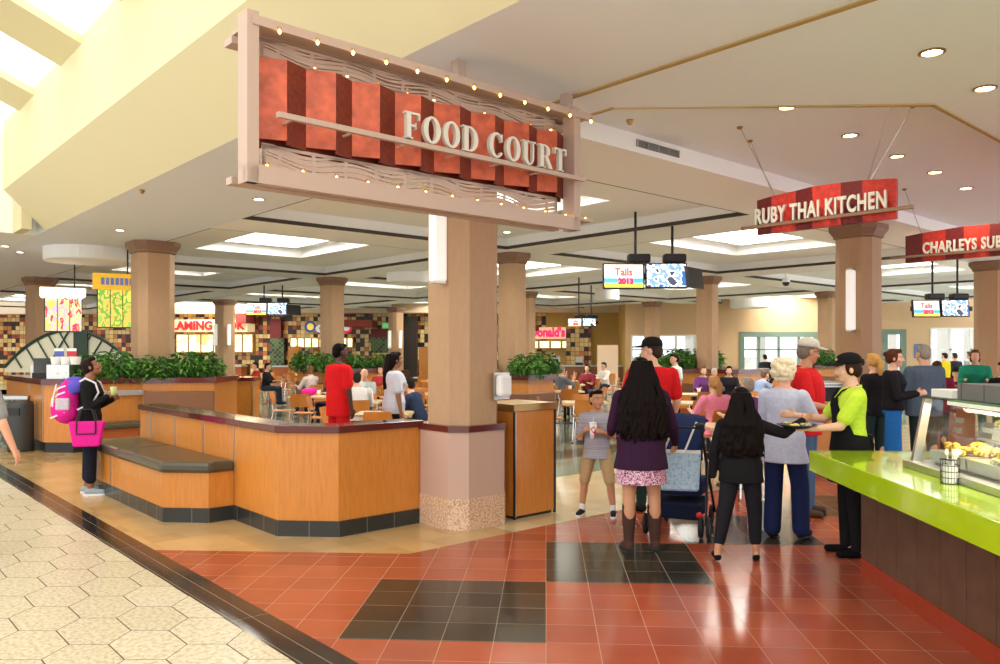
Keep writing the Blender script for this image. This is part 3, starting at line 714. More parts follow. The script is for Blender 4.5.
# ------------------------------------------------------------------ tenant signs (plane along u)
def tenant_sign(name, label, v, u0, u1, z0, z1, cols_, txt, tsize, tx, bold, rail_ext, wires, zc=3.885, xs=.8, tu=None):
    t = thing(name, label, 'sign', UV(u0, v)+(0,), R45-PI/2)     # local +X = -u (to the right), local -Y faces camera
    Ltot = u0-u1; pos = [0]
    for w, c in cols_: pos.append(pos[-1]+w)
    sc = Ltot/pos[-1]
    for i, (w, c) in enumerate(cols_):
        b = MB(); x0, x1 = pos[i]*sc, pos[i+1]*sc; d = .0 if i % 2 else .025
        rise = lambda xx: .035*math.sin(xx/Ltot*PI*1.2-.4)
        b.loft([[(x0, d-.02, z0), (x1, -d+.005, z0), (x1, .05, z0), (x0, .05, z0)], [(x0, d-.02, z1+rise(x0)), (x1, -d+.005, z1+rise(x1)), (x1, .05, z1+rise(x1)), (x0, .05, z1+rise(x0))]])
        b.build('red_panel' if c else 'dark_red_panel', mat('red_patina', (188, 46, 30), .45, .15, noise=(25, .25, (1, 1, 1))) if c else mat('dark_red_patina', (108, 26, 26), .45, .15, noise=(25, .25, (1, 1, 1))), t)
    b = MB(); b.box(-rail_ext[0], Ltot+rail_ext[1], -.10, -.06, z0+.055, z0+.085)
    b.box(.1, .12, -.06, .0, z0+.06, z0+.075); b.box(Ltot-.12, Ltot-.1, -.06, 0, z0+.06, z0+.075); b.build('letter_rail', M_cap, t)
    text_mesh(txt, tsize, .025, M_letter, 'lettering', t, (tx, -.075, z0+.085+tsize*.36), xs=xs, bold=bold, sp=1.1)
    for xa, xb, yb in wires:
        b = MB(); b.tube([(xa, .02, z1), (xb, yb, zc)], .0045, 5); w_ = b.build('hanging_wire', M_alu, t)
        b = MB(); b.lathe([(.001, -.025), (.012, -.025), (.03, -.01), (.03, 0), (.001, 0)], 10, (xb, yb, zc)); b.build('ceiling_anchor', M_brass, w_)
    return t
tenant_sign('tenant_sign', 'hanging red sign reading RUBY THAI KITCHEN before the brown column', 7.3, 4.27, 2.91, 2.87, 3.235,
    [(17, 0), (24, 1), (18, 0), (26, 1), (21, 0), (28, 1)], 'RUBY THAI KITCHEN', .215, .67, .006, (.12, .18), [(.18, -.15, .12), (.20, .05, -.4), (1.12, 1.45, .15), (1.10, 1.5, -.35)], xs=.585)
tenant_sign('tenant_sign', 'hanging red sign reading CHARLEYS SUBS at the right edge', 11.1, 4.3, 2.75, 2.87, 3.24,
    [(16, 0), (19, 1), (16, 0), (20, 1), (17, 0), (22, 1)], 'CHARLEYS SUBS', .20, .735, .006, (.15, .1), [(.2, -.05, .1), (1.3, 1.5, .1)], xs=.625)

# ------------------------------------------------------------------ ceiling fittings
def downlight(px, py, z, label, on=True):
    p = P(px, py, z); t = thing('recessed_downlight', label, 'ceiling light', (p[0], p[1], z), 0, 'round recessed ceiling lights')
    b = MB(); b.lathe([(.085, 0), (.085, -.008), (.065, -.010), (.065, 0)], 20); b.build('trim_ring', M_white if not on else M_brass, t)
    b = MB(); b.lathe([(.001, -.004), (.064, -.004), (.064, -.001), (.001, -.001)], 20); b.build('lens', M_lamp, t)
    l = bpy.data.lights.new('downlight_glow', 'SPOT'); l.energy = 45; l.color = (1, .9, .72); l.spot_size = 2.2; l.spot_blend = .6; l.shadow_soft_size = .06
    o = bpy.data.objects.new('downlight_glow', l); o.location = (0, 0, -.03); C.objects.link(o); o.parent = t
for px, py, z, nm in [(932, 52, 3.7, 'brightest light in the upper right ceiling'), (985, 88, 3.7, 'ceiling light at the right edge below the brightest one'),
    (850, 135, 3.885, 'ceiling light above the thai kitchen sign'), (787, 107, 3.885, 'ceiling light in line with the ceiling edge, upper right'), (897, 156, 3.885, 'ceiling light above the right end of the thai kitchen sign'),
    (935, 172, 3.7, 'small ceiling light right of the thai kitchen sign'), (966, 188, 3.7, 'small ceiling light above the subs sign'),
    (120, 230, 3.7, 'ceiling light on the soffit above the left column'), (259, 199, 3.7, 'ceiling light just below the left end of the big sign'),
    (20, 252, 3.7, 'ceiling light at the far left above the glowing boards'), (5, 246, 3.7, 'ceiling light on the far left edge of the photo'), (507, 232, 3.93, 'ceiling light just right of the main column top')]:
    downlight(px, py, z, nm)
for px, py, z, nm in [(142, 190, 3.7, 'on the soffit left of the big sign'), (630, 120, 3.885, 'right of the big sign end')]:
    p = P(px, py, z); b = MB(); b.lathe([(.001, -.05), (.02, -.045), (.035, -.01), (.035, 0), (.001, 0)], 12); o = b.build('sprinkler_head', M_brass, None, (p[0], p[1], z)); tag(o, 'small brown sprinkler head %s' % nm, 'sprinkler')
# air vent on the white fascia right of the sign
p = UV(5.05, 6.7); t = thing('air_vent', 'grey slatted air vent on the white ceiling fascia right of the big sign', 'vent', (p[0], p[1], 3.795), R45)
b = MB(); b.box(-.36, .36, -.012, .0, -.035, .035); b.build('backing', mat('vent_shadow', (90, 86, 80), .8), t)
b = MB()
for k in range(7): b.box(-.35, .35, -.02, -.012, -.034+k*.0105, -.030+k*.0105)
for k in range(5): x = -.36+k*.175; b.box(x-.006, x+.006, -.022, -.012, -.035, .035)
b.build('slat', M_alu, t)
def drum(px, py, r, label, h=.25):
    p = P(px, py, 3.45); b = MB(); b.lathe([(.001, 0), (r-.02, 0), (r, .02), (r, .25+.25), (.001, .25+.25)], 36); o = b.build('ceiling_drum', M_white, None, (p[0], p[1], 3.45), smooth=False); tag(o, label, 'ceiling drum')
drum(88, 262, .78, 'round white drum under the ceiling left of the tan column'); drum(408, 283, .55, 'round white drum under the ceiling left of the main column')
drum(607, 300, .42, 'small round white drum under the ceiling below the screens'); drum(750, 308, .8, 'wide white drum under the far ceiling behind the window column')
# security dome
p = P(786, 287, 3.45); t = thing('security_camera', 'white dome camera under the ceiling left of the brown column', 'camera', (p[0], p[1], 3.94))
b = MB(); b.lathe([(.001, 0), (.03, 0), (.03, -.24), (.10, -.26), (.11, -.36), (.001, -.36)], 16); b.build('housing', M_white, t); b = MB(); b.lathe([(.10, -.36), (.085, -.42), (.05, -.455), (.001, -.465)], 16); b.build('dome', M_black, t)

# ------------------------------------------------------------------ TV clusters
M_scrA = stripes_mat('screen_picture', [(60, 110, 170), (236, 240, 246), (120, 160, 200), (250, 250, 250), (70, 76, 96)], (5, 5, 6), 1.1, 3)
M_scrB = mat('screen_cream', (248, 240, 232), .4, emit=1.0); M_scrBlue = mat('screen_blue', (70, 150, 206), .4, emit=1.6); M_scrYel = mat('screen_yellow', (232, 206, 70), .4, emit=1.6)
M_scrRed = mat('screen_red', (220, 50, 60), .4, emit=1.6); M_txtpink = mat('screen_script', (206, 110, 100), .4, emit=.5)
def tv(parent, x, y, z, rz, w, kind):
    h = w*.62; T = Matrix.Translation((x, y, z)) @ Matrix.Rotation(rz, 4, 'Z') @ Matrix.Rotation(-.12, 4, 'X')
    b = MB(); b.box(-w/2, w/2, 0, .06, -h/2, h/2); o = b.build('screen_housing', M_black, parent); o.matrix_local = T
    s = w/2-.02; k = h/2-.02
    if kind == 'p': b = MB(); b.box(-s, s, -.006, -.001, -k, k); b.build('picture', M_scrA, o)
    elif kind == 't':
        b = MB(); b.box(-s, s, -.005, -.001, -k, k); b.m = 1; b.box(-s, s, -.007, -.005, -k*.62, -k*.2); b.m = 2; b.box(-s, s, -.007, -.005, -k, -k*.62); b.m = 0; b.build('picture', [M_scrB, M_scrBlue, M_scrYel], o)
        text_mesh('Tails', h*.42, .002, M_txtpink, 'lettering', o, (0, -.009, k*.32), xs=.9, bold=.006)
        text_mesh('2013', h*.30, .003, M_scrRed, 'lettering', o, (.03, -.012, -k*.5), bold=.01)
def cluster(px, py, Z, w, zc, label, split=.06, both=True, yaw=.0):
    p = W(px, Z); t = thing('hanging_screens', label, 'screens', (p[0], p[1], 0), CAM_YAW+yaw)
    z = zc; tv(t, -w/2-.01, 0, z, .05, w, 't'); tv(t, w/2+.01, 0, z+.01, -.02 if both else 0, w, 'p')
    if both: tv(t, w*1.28, .12, z-.02, .9, w*.8, 'x'); 
    for x in (-w*.2, w*.7): b = MB(); b.tube([(x, .12, z+w*.25), (x, .12, ZC+.3)], .022, 8); b.build('drop_pole', M_black, t)
    for x in (-w*.15, w*.72): b = MB(); b.box(x-.16, x+.2, .02, .22, z+w*.33, z+w*.55); b.build('speaker_box', M_black, t, bevel=.03)
    b = MB(); b.box(-w, w*1.2, .07, .12, z-.05, z+.05); b.build('mount_bar', M_black, t); return t
cluster(645, 277, 12.6, .66, CAM_H+(351-276)/FPX*12.6, 'large hanging screen cluster above the diners in the middle')
cluster(267, 309, 24, .62, CAM_H+(351-309)/FPX*24, 'small hanging screen cluster at the left before the mosaic stalls')
cluster(582, 322, 24, .42, CAM_H+(351-322.5)/FPX*24, 'small distant screen pair above the pink stall sign', both=False)
cluster(941, 308, 17, .60, CAM_H+(351-308.5)/FPX*17, 'hanging screen pair at the right before the tan wall', both=False)

# ------------------------------------------------------------------ RIGHT COUNTER with display case
X0, Y0 = 2.39, 6.55    # front base corner line x, far end
t = thing('service_counter', 'service counter with lime green top and brown tiled front at the right', 'counter', (2.39, 0, 0), 0)
b = MB(); b.box(0, 2.4, 1.5, 6.12, .13, .74); b.build('body', mat('counter_core', (70, 52, 40), .6), t)
Mb = tile_mat('brown_counter_tile', [(92, 70, 54), (84, 64, 50), (98, 76, 58)], (150, 140, 124), .30, .006, .35, var=.18)
b = MB(); N = 16
for k in range(N): b.box(-.012, 0, 6.12-(k+1)*.30+.004, 6.12-k*.30, .135, .74)
for k in range(7): b.box(k*.30, k*.30+.296, 6.12, 6.132, .135, .74)
b.build('front_tile', mat('brown_tile', (92, 68, 52), .35, noise=(7, .18, (1, 1, 1))), t)
b = MB(); b.box(-.004, 2.4, 1.4, 6.12, .12, .74); b.build('tile_grout', mat('grey_grout', (160, 150, 136), .8), t)
b = MB()
for k in range(N): b.box(-.014, 2.4 if k == 0 else .02, 6.124-(k+1)*.30+.004, 6.124-k*.30, .0, .13)
b.build('kick_tile', mat('red_kick_tile', (150, 56, 34), .25), t)
b = MB(); b.box(-.30, 2.4, 1.4, 6.42, .74, .90)
b.build('countertop', M_lime, t, bevel=.006)
# display case
cx = 2.39; t = thing('display_case', 'glass food display case with steel frame on the lime counter', 'display case', (2.50, 0, .901), 0)
ye = 5.52; yn = 1.6
b = MB(); b.box(-.06, .9, yn, ye+.05, 0, .045); b.build('base_tray', M_steel, t, bevel=.004)
tops = .47
for k, y in enumerate((ye, 4.22, 2.9)):
    b = MB(); w_ = .016 if k == 0 else .035
    b.loft([[(-.02, y-w_, .045), (.04, y-w_, .045), (.04, y+w_, .045), (-.02, y+w_, .045)], [(.06, y-w_, tops), (.11, y-w_, tops), (.11, y+w_, tops), (.06, y+w_, tops)]]); b.build('frame_post', M_steel, t)
    b = MB(); b.box(.84, .88, y-w_, y+w_, .045, tops); b.build('frame_post', M_steel, t)
for (ya, yb) in ((ye-.016, 4.255), (4.185, 2.935), (2.865, yn)):
    b = MB(); b.add([(0, ya, .05), (0, yb, .05), (.22, yb, tops-.005), (.22, ya, tops-.005), (.006, ya, .05), (.006, yb, .05), (.086, yb, tops-.005), (.086, ya, tops-.005)], [(0, 3, 2, 1), (4, 5, 6, 7), (0, 1, 5, 4), (3, 7, 6, 2)]); b.build('front_glass', M_glass, t)
b = MB(); b.box(.05, .92, yn, ye+.03, tops, tops+.012); b.build('top_glass', glass_mat('green_edge_glass', (190, 215, 195), .15), t)
b = MB(); b.add([(0, ye, .05), (.86, ye, .05), (.86, ye, tops), (.08, ye, tops), (0, ye+.006, .05), (.86, ye+.006, .05), (.86, ye+.006, tops), (.08, ye+.006, tops)], [(0, 1, 2, 3), (7, 6, 5, 4)]); b.build('side_glass', M_glass, t)
b = MB(); b.box(.14, .20, yn+.1, ye-.15, tops-.035, tops-.002); b.build('added_glow_strip', M_strip, t)  # added glowing strip, goes with the fill light over the pans
b = MB(); b.box(.1, .8, yn, ye-.05, .045, .06); b.build('pan_shelf', M_steel, t)
b = MB(); b.box(.38, .84, yn, ye-.05, .195, .21); b.build('upper_shelf', M_steel, t)
M_foods = [stripes_mat('food_noodles', [(206, 160, 50), (240, 210, 90), (150, 96, 30), (228, 186, 60)], (26, 26, 20), 0, 1), stripes_mat('food_greens', [(120, 110, 40), (208, 176, 70), (90, 100, 40), (230, 200, 110)], (22, 22, 20), 0, 5), stripes_mat('food_brown', [(130, 80, 36), (214, 160, 76), (96, 56, 26), (236, 200, 120)], (24, 24, 20), 0, 9)]
for r_, xx in enumerate((.22, .56)):
    for k in range(8):
        y = ye-.30-k*.46
        q = thing('food_pan', ('%s food in a display case pan, %s row, %s from the far end' % (['golden', 'green flecked', 'brown'][(k+r_) % 3], 'front' if r_ == 0 else 'back', ['first', 'second', 'third', 'fourth', 'fifth', 'sixth', 'seventh', 'eighth'][k])), 'food pan', (2.50+xx, y, .901+.061+(.15 if r_ else 0)), 0, 'food pans in the display case')
        b = MB(); b.loft([[(-.15, -.21, 0), (.15, -.21, 0), (.15, .21, 0), (-.15, .21, 0)], [(-.16, -.22, .07), (.16, -.22, .07), (.16, .22, .07), (-.16, .22, .07)]], caps=True); b.build('pan', M_steel, q)
        b = MB(); rnd = random.Random(k*7+r_)
        for _ in range(34): b.ell((rnd.uniform(-.12, .12), rnd.uniform(-.18, .18), .075+rnd.uniform(0, .045)), (rnd.uniform(.02, .045), rnd.uniform(.02, .05), rnd.uniform(.012, .03)), n=7, m=4)
        b.build('food', M_foods[(k+r_) % 3], q, smooth=True); q.children[1]['kind'] = 'stuff'
area('added_case_fill', (2.70, 3.6, .901+.42), (0, .15, 0), .08, 3.4, 34, (1, .88, .62))  # warm fill light added to make the food look golden
# bowl of chips on a stand inside
q = thing('snack_bowl', 'glass bowl heaped with orange crisps standing inside the display case', 'bowl', (2.66, 4.62, .947+.02), 0)
b = MB(); b.lathe([(.05, 0), (.05, .008), (.012, .02), (.012, .06), (.06, .08), (.11, .14), (.105, .14), (.05, .085), (.001, .075)], 20); b.build('bowl', M_glass, q)
b = MB(); rnd = random.Random(3)
for _ in range(60):
    a = rnd.uniform(0, 2*PI); r = rnd.uniform(0, .10); T = Matrix.Translation((r*math.cos(a), r*math.sin(a), .13+rnd.uniform(0, .06)*(1-r/.12))) @ Euler((rnd.uniform(0, 3), rnd.uniform(0, 3), 0)).to_matrix().to_4x4()
    b.cbox((0, 0, 0), (.05, .04, .005), T)
b.build('crisps', mat('crisps', (236, 168, 70), .5), q); q.children[1]['kind'] = 'stuff'
# red oval sticker, grey notices
b = MB(); b.lathe([(.001, 0), (.055, 0), (.055, .004), (.001, .004)], 24); o = b.build('sticker', mat('sticker_red', (200, 40, 50), .4), None, (2.553, 4.42, 1.22)); o.rotation_euler = (PI/2, 0, -PI/2+.0); o.rotation_euler = (0, -PI/2+.19, 0); o.scale = (1.25, .8, 1); tag(o, 'red oval sticker on the display case glass', 'sticker')
for k, (y, z) in enumerate(((5.05, .36), (4.72, .36), (4.72, .30), (5.05, .30))):
    b = MB(); b.box(0, .003, -.05, .05, -.016, .016); xx = 2.50+.08*(z-.05)/.42-.006; o = b.build('notice_card', mat('notice_grey', (120, 112, 104), .6), None, (xx, y, .901+z)); o.rotation_euler = (0, .19, 0)
    tag(o, 'small grey notice on the display glass, %s' % ['upper of the left pair', 'upper of the right pair', 'lower of the right pair', 'lower of the left pair'][k], 'notice')
# napkin boxes on case top
b = MB(); b.box(0, .5, 0, 1.6, 0, .10); b.m = 1
for k in range(6): b.box(-.002, 0, .26*k+.25, .26*k+.256, 0, .10); b.box(.0, .5, .26*k+.25, .26*k+.256, .1, .1005)
o = b.build('storage_box_row', [mat('box_grey', (112, 112, 112), .6), mat('box_seam', (70, 70, 70), .6)], None, (2.62, 3.6, .901+.484)); tag(o, 'long dark grey box lying on top of the display case', 'box')
b = MB(); b.box(0, .4, 0, .27, 0, .05); o = b.build('paper_stack', M_paper, None, (2.60, 5.23, .901+.484)); tag(o, 'white stack of paper on the display case beside the grey box', 'paper stack')
# wire cup with utensils
cp = P(951, 484, .9)
q = thing('utensil_cup', 'black wire cup holding white cutlery on the lime counter', 'cup', (2.405, 4.86, .901), 0)
b = MB()
for k in range(20): a = 2*PI*k/20; b.tube([(.05*math.cos(a), .05*math.sin(a), 0), (.053*math.cos(a), .053*math.sin(a), .145)], .0014, 4)
for z in (0.002, .036, .072, .108, .145):
    b.tube([(.052*math.cos(2*PI*k/16), .052*math.sin(2*PI*k/16), z) for k in range(17)], .0022 if z < .14 else .004, 4)
b.build('wire_basket', M_black, q)
b = MB(); b.lathe([(.001, .004), (.038, .004), (.042, .105), (.038, .105), (.034, .01), (.001, .01)], 16); b.build('inner_cup', M_paper, q)
b = MB(); rnd = random.Random(5)
for k in range(7):
    a = rnd.uniform(0, 6.28); tx, ty = .045*math.cos(a), .045*math.sin(a); b.tube([(-tx*.4, -ty*.4, .02), (tx, ty, .18)], .004, 5); b.ell((tx*1.1, ty*1.1, .19), (.012, .006, .018), n=8, m=5)
b.build('cutlery', M_paper, q)
b = MB()
for z in (0, .035, .07): b.tube([(.06*math.cos(2*PI*k/16), .06*math.sin(2*PI*k/16), z+.003) for k in range(17)], .0025, 4)
for k in range(16): a = 2*PI*k/16; b.tube([(.06*math.cos(a), .06*math.sin(a), 0), (.06*math.cos(a), .06*math.sin(a), .07)], .0015, 4)
o = b.build('wire_basket', M_black, None, (2.68, 5.12, .964)); tag(o, 'small round wire basket inside the display case', 'basket')
# ------------------------------------------------------------------ PEOPLE
SK = {'fair': (226, 176, 146), 'tan': (196, 140, 104), 'brown': (150, 98, 68), 'dark': (74, 46, 34), 'pink': (230, 170, 140)}
def skin(k): return mat('skin_'+k, SK[k], .5)
def cloth(n, rgb, noise=None): return mat('cloth_'+n, rgb, .9, spec=.15, noise=noise or (40, .08, (1, 1, 1)))
M_eye = mat('eye_white', (236, 232, 226), .3); M_iris = mat('iris_dark', (40, 26, 20), .3); M_lip = mat('lips', (176, 96, 84), .5); M_sole = mat('sole_white', (226, 226, 226), .6)
def V(*a): return Vector(a)
def person(label, loc, rz, H=1.7, w=1.0, sk='fair', hair=('short', (40, 28, 22)), top=None, bottom=None, shoes=None, arms=None, legs=None, lean=0.0, side=0.0,
           head=(0, 0, 0), female=False, belly=0.0, voxel=.0075, far=False, seat=None, hat=None, glasses=False, apron=None, group=None, grip=(.6, .6), child=False, skirt=None, socks=None, boots=None, cat='person'):
    """arms = ((upper dir, fore dir) left, right); legs = ((thigh dir, shin dir) left, right); x right, y forward, z up"""
    s = H/1.7; hs = s*(1.16 if child else 1.0)
    t = thing('person', label, cat, loc, rz, group)
    legs = legs or (((-.03, .0, -1), (0, 0, -1)), ((.03, 0, -1), (0, 0, -1)))
    arms = arms or (((-.18, .02, -1), (-.05, .15, -1)), ((.18, .02, -1), (.05, .15, -1)))
    th, sh, an = .42*s, .41*s, .085*s
    pts = []
    for i, (a, b_) in enumerate(legs):
        sx = (-1, 1)[i]; hip = V(sx*.088*s*w, 0, -.02*s); knee = hip+V(*a).normalized()*th; ank = knee+V(*b_).normalized()*sh; pts.append([hip, knee, ank])
    low = min(p[2].z for p in pts); pz = (seat if seat is not None else -low+an)
    base = V(0, 0, pz)
    for p in pts:
        for k in range(3): p[k] = p[k]+base
    up = V(math.sin(side), math.sin(lean), math.cos(lean)*math.cos(side)).normalized(); fw = V(0, 1, 0)-up*up.y; fw.normalize(); rt = fw.cross(up).normalized()
    def sp(x, y, z): return base+rt*x*s+fw*y*s+up*z*s
    shw = .182*w*(.93 if female else 1)
    def ring(z, rx, ry, y=0, n=18, e=0): return [tuple(sp((rx*w+e)*math.cos(2*PI*k/n)*(1 if abs(math.cos(2*PI*k/n)) < .8 else 1), y+(ry*(.6+.4*w)+e)*math.sin(2*PI*k/n), z)) for k in range(n)]
    if female: prof = [(-.10, .10, .09, 0), (-.04, .165, .115, -.01), (.05, .165, .112, 0), (.16, .128, .092, 0), (.26, .135, .10, .01), (.33, .155, .118, .02), (.42, .165, .10, 0), (.475, .15, .075, -.01), (.51, .075, .06, -.01)]
    else: prof = [(-.10, .10, .09, 0), (-.04, .155, .11, 0), (.05, .152, .11, 0), (.16, .145, .10+belly*.5, belly*.4), (.26, .155, .11+belly*.3, .01+belly*.3), (.36, .175, .12, .01), (.43, .18, .105, 0), (.48, .165, .08, -.01), (.51, .08, .062, -.01)]
    mb = MB(); mb.loft([ring(z, rx, ry, y) for z, rx, ry, y in prof])
    neck0 = sp(0, -.01, .48); neck1 = sp(0, .01, .60); mb.cone(neck0, .064*s, neck1, .054*s); mb.cone(sp(-.10, -.02, .445), .05*s, sp(0, -.015, .52), .045*s); mb.cone(sp(.10, -.02, .445), .05*s, sp(0, -.015, .52), .045*s)
    # head
    yaw, pit, rol = head
    hc = sp(0, .025, .582)+V(0, 0, .072*hs)
    hR = Euler((pit, rol, yaw), 'ZXY').to_matrix() if False else (Matrix.Rotation(yaw, 3, 'Z') @ Matrix.Rotation(pit, 3, 'X') @ Matrix.Rotation(rol, 3, 'Y'))
    def hp(x, y, z): return hc+hR @ V(x*hs, y*hs, z*hs)
    def he(m, c, r, n=14, k=10): m.ell(hp(*c), [q*hs for q in r], hR, n, k)
    he(mb, (0, -.012, .035), (.076, .093, .085)); he(mb, (0, .018, -.02), (.062, .072, .088)); he(mb, (0, .05, -.075), (.034, .034, .03))
    if not far:
        mb.cone(hp(0, .086, .015), .011*hs, hp(0, .102, -.022), .015*hs, 8); he(mb, (.016, .092, -.024), (.010, .012, .009)); he(mb, (-.016, .092, -.024), (.010, .012, .009))
        he(mb, (0, .078, .035), (.05, .016, .012))
        he(mb, (.045, .055, -.025), (.022, .022, .022)); he(mb, (-.045, .055, -.025), (.022, .022, .022))
    for q in (-1, 1): he(mb, (q*.078, -.005, .0), (.012, .022, .032), 8, 6)
    # legs
    pants_legs = MB(); rk = (.085, .056, .04) if not female else (.09, .056, .04)
    lw_ = .5+.5*w
    for i, (hip, knee, ank) in enumerate(pts):
        if sk: mb.cone(hip, rk[0]*s*lw_, knee, rk[1]*s*lw_, 14); mid = knee+(ank-knee)*.35+V(0, -.012*s, 0); mb.cone(knee, rk[1]*s*lw_, mid, .054*s*lw_, 12); mb.cone(mid, .054*s*lw_, ank, .036*s, 12)
        fdir = V(0, 1, 0)
        if (knee-ank).z < .2*s: fdir = V(0, .8, -.4)
        toe = ank+V((-.02, .02)[i], .145, 0)*s; toe.z = max(.03*s, ank.z-.055*s); heel = ank+V(0, -.03, 0)*s; heel.z = max(.03*s, ank.z-.05*s)
        mb.cone(heel, .032*s, toe, .028*s, 10); mb.cone(ank, .036*s, heel, .034*s, 10)
        pts[i] += [toe, heel]
    # arms
    ajs = []
    for i, ad in enumerate(arms):
        sx = (-1, 1)[i]; shp = sp(sx*shw, -.01, .43); el = shp+V(*ad[0]).normalized()*.285*s; wr = el+V(*ad[1]).normalized()*.245*s
        mb.cone(shp, .05*s*lw_, el, .039*s*lw_, 12); mb.cone(el, .039*s*lw_, wr, .025*s, 12)
        d = (wr-el).normalized(); ajs.append((shp, el, wr, d))
        pn = V(*ad[2]) if len(ad) > 2 else V(-sx, 0, 0)     # palm normal
        pn = (pn-d*pn.dot(d)).normalized(); sd = d.cross(pn).normalized()
        hz_ = s*(.96 if female else 1.0); g = grip[i]
        R = Matrix((sd, d, pn)).transposed()
        mb.ell(wr+d*.045*hz_, (.038*hz_, .05*hz_, .016*hz_), R, 12, 8)
        if not far:
            for k, L in enumerate((.068, .078, .073, .056)):
                o_ = (k-1.5)*.0185*hz_; p0 = wr+d*.078*hz_+sd*o_; c1 = g*.55; c2 = g*1.3
                p1 = p0+(d*math.cos(c1)+pn*math.sin(c1))*L*.5*hz_; p2 = p1+(d*math.cos(c2)+pn*math.sin(c2))*L*.5*hz_
                mb.cone(p0, .0092*hz_, p1, .0085*hz_, 8); mb.cone(p1, .0085*hz_, p2, .007*hz_, 8)
            ts = -1 if (sd.z < 0) else 1
            if abs(sd.z) < .3: ts = 1 if sd.y > 0 else -1
            q0 = wr+d*.02*hz_+sd*ts*.025*hz_; q1 = q0+(d*.6+sd*ts*.7+pn*.25).normalized()*.042*hz_; q2 = q1+(d*.85+sd*ts*.25+pn*.4).normalized()*.034*hz_
            mb.cone(q0, .013*hz_, q1, .0105*hz_, 8); mb.cone(q1, .0105*hz_, q2, .008*hz_, 8)
        else: mb.cone(wr+d*.06*s, .024*s, wr+d*.14*s, .016*s, 8)
    body = fuse(mb, 'body', skin(sk), t, voxel, 2)
    vx = voxel*1.15
    # clothing
    if top:
        c = MB(); e = .014; hem = top.get('hem', -.10); fl_ = top.get('flare', .01); neck_z = top.get('neck', .505)
        pr_ = [p for p in prof[1:] if hem+.02 < p[0] < neck_z-.005]
        c0 = [(hem, .165+fl_, .118+fl_, 0)] + [(z, rx+top.get('loose', .0), ry+top.get('loose', .0), y) for z, rx, ry, y in pr_]
        if neck_z > .49: c0.append((neck_z, .078, .066, -.01))
        c.loft([ring(z, rx, ry, y, e=e) for z, rx, ry, y in c0])
        sl = top.get('sleeve', 'long')
        for i, (shp, el, wr, d) in enumerate(ajs):
            if sl == 'long': c.cone(shp, .066*s*lw_, el, .054*s*lw_, 12); c.cone(el, .054*s*lw_, wr-d*.0*s, .038*s, 12)
            elif sl == 'short': m_ = shp+(el-shp)*.72; c.cone(shp, .068*s*lw_, m_, .066*s*lw_, 12)
            elif sl == 'mid': m_ = el+(wr-el)*.25; c.cone(shp, .068*s*lw_, el, .06*s*lw_, 12); c.cone(el, .06*s*lw_, m_, .055*s, 12)
        fuse(c, top.get('name', 'shirt'), cloth(top['n'], top['c'], top.get('noise')), t, vx, 2)
        if top.get('collar'):
            c = MB(); rr = [sp(.075*math.cos(a), -.008+.068*math.sin(a), .505+.012*math.sin(a)*-1) for a in [2*PI*k/16 for k in range(17)]]; c.tube(rr, .013*s, 8); c.build('collar', cloth(top['n'], top['c'], top.get('noise')), t, smooth=True)
    if bottom:
        c = MB(); wz = bottom.get('waist', .10); c.loft([ring(z, rx, ry, y, e=.010) for z, rx, ry, y in [p for p in prof if p[0] < wz]])
        ln = bottom.get('len', 1.0); fl2 = bottom.get('flare', 0)
        for hip, knee, ank, toe, heel in pts:
            r1, r2, r3 = .098*s*lw_, .068*s*lw_+fl2*.5, .050*s+fl2
            if ln >= .5: c.cone(hip, r1, knee, r2, 14); e_ = knee+(ank-knee)*((ln-.5)*2); c.cone(knee, r2, e_, r3, 12)
            else: e_ = hip+(knee-hip)*ln*2; c.cone(hip, r1, e_, r2+.01, 14)
        fuse(c, bottom.get('name', 'trousers'), cloth(bottom['n'], bottom['c'], bottom.get('noise')), t, vx, 2)
    if skirt:
        c = MB(); c.loft([ring(z, rx, ry, 0, e=e_) for z, rx, ry, e_ in ((.10, .13, .095, .012), (-.02, .17, .12, .014), (-.15, .175, .13, .02), (skirt['len'], .185, .14, .03))], caps=True)
        fuse(c, 'skirt', skirt['m'], t, vx, 1)
    for i, (hip, knee, ank, toe, heel) in enumerate(pts):
        if boots:
            c = MB(); c.cone(knee+(ank-knee)*.22, .062*s, knee+(ank-knee)*.5, .062*s, 14); c.cone(knee+(ank-knee)*.5, .062*s, ank, .045*s, 14); c.cone(ank, .045*s, heel+V(0, 0, .012), .042*s, 12); c.cone(heel+V(0, 0, .008), .040*s, toe, .036*s, 12)
            b_ = fuse(c, 'boot', cloth('boot', boots), t, vx, 1)
            c = MB(); c.loft([[(heel.x+x*s, heel.y+y*s, z) for x, y in ((-.034, -.04), (.034, -.04), (.034, .02), (-.034, .02))] for z in (.0, .035)]); c.loft([[(heel.x+x*s+(toe.x-heel.x)*(y+.04)*4, heel.y+y*s, z) for x, y in ((-.034, -.04), (.034, -.04), (.04, .21), (-.04, .21))] for z in (.0, .012)]); c.build('sole', M_rubber, b_)
        elif shoes:
            st = shoes.get('style', 'shoe')
            c = MB()
            if st == 'sneaker': c.cone(heel+V(0, 0, .015), .044*s, toe+V(0, 0, .008), .037*s, 12); c.cone(ank-V(0, 0, .02), .044*s, heel+(toe-heel)*.4+V(0, 0, .015), .04*s, 12)
            elif st == 'flat': c.cone(heel+V(0, 0, .002), .037*s, toe, .032*s, 12)
            else: c.cone(heel+V(0, 0, .008), .042*s, toe, .036*s, 12); c.cone(ank-V(0, 0, .03), .042*s, heel+(toe-heel)*.35, .04*s, 12)
            b_ = fuse(c, 'shoe', cloth('shoe_'+shoes['n'], shoes['c'], None), t, min(vx, .009), 1)
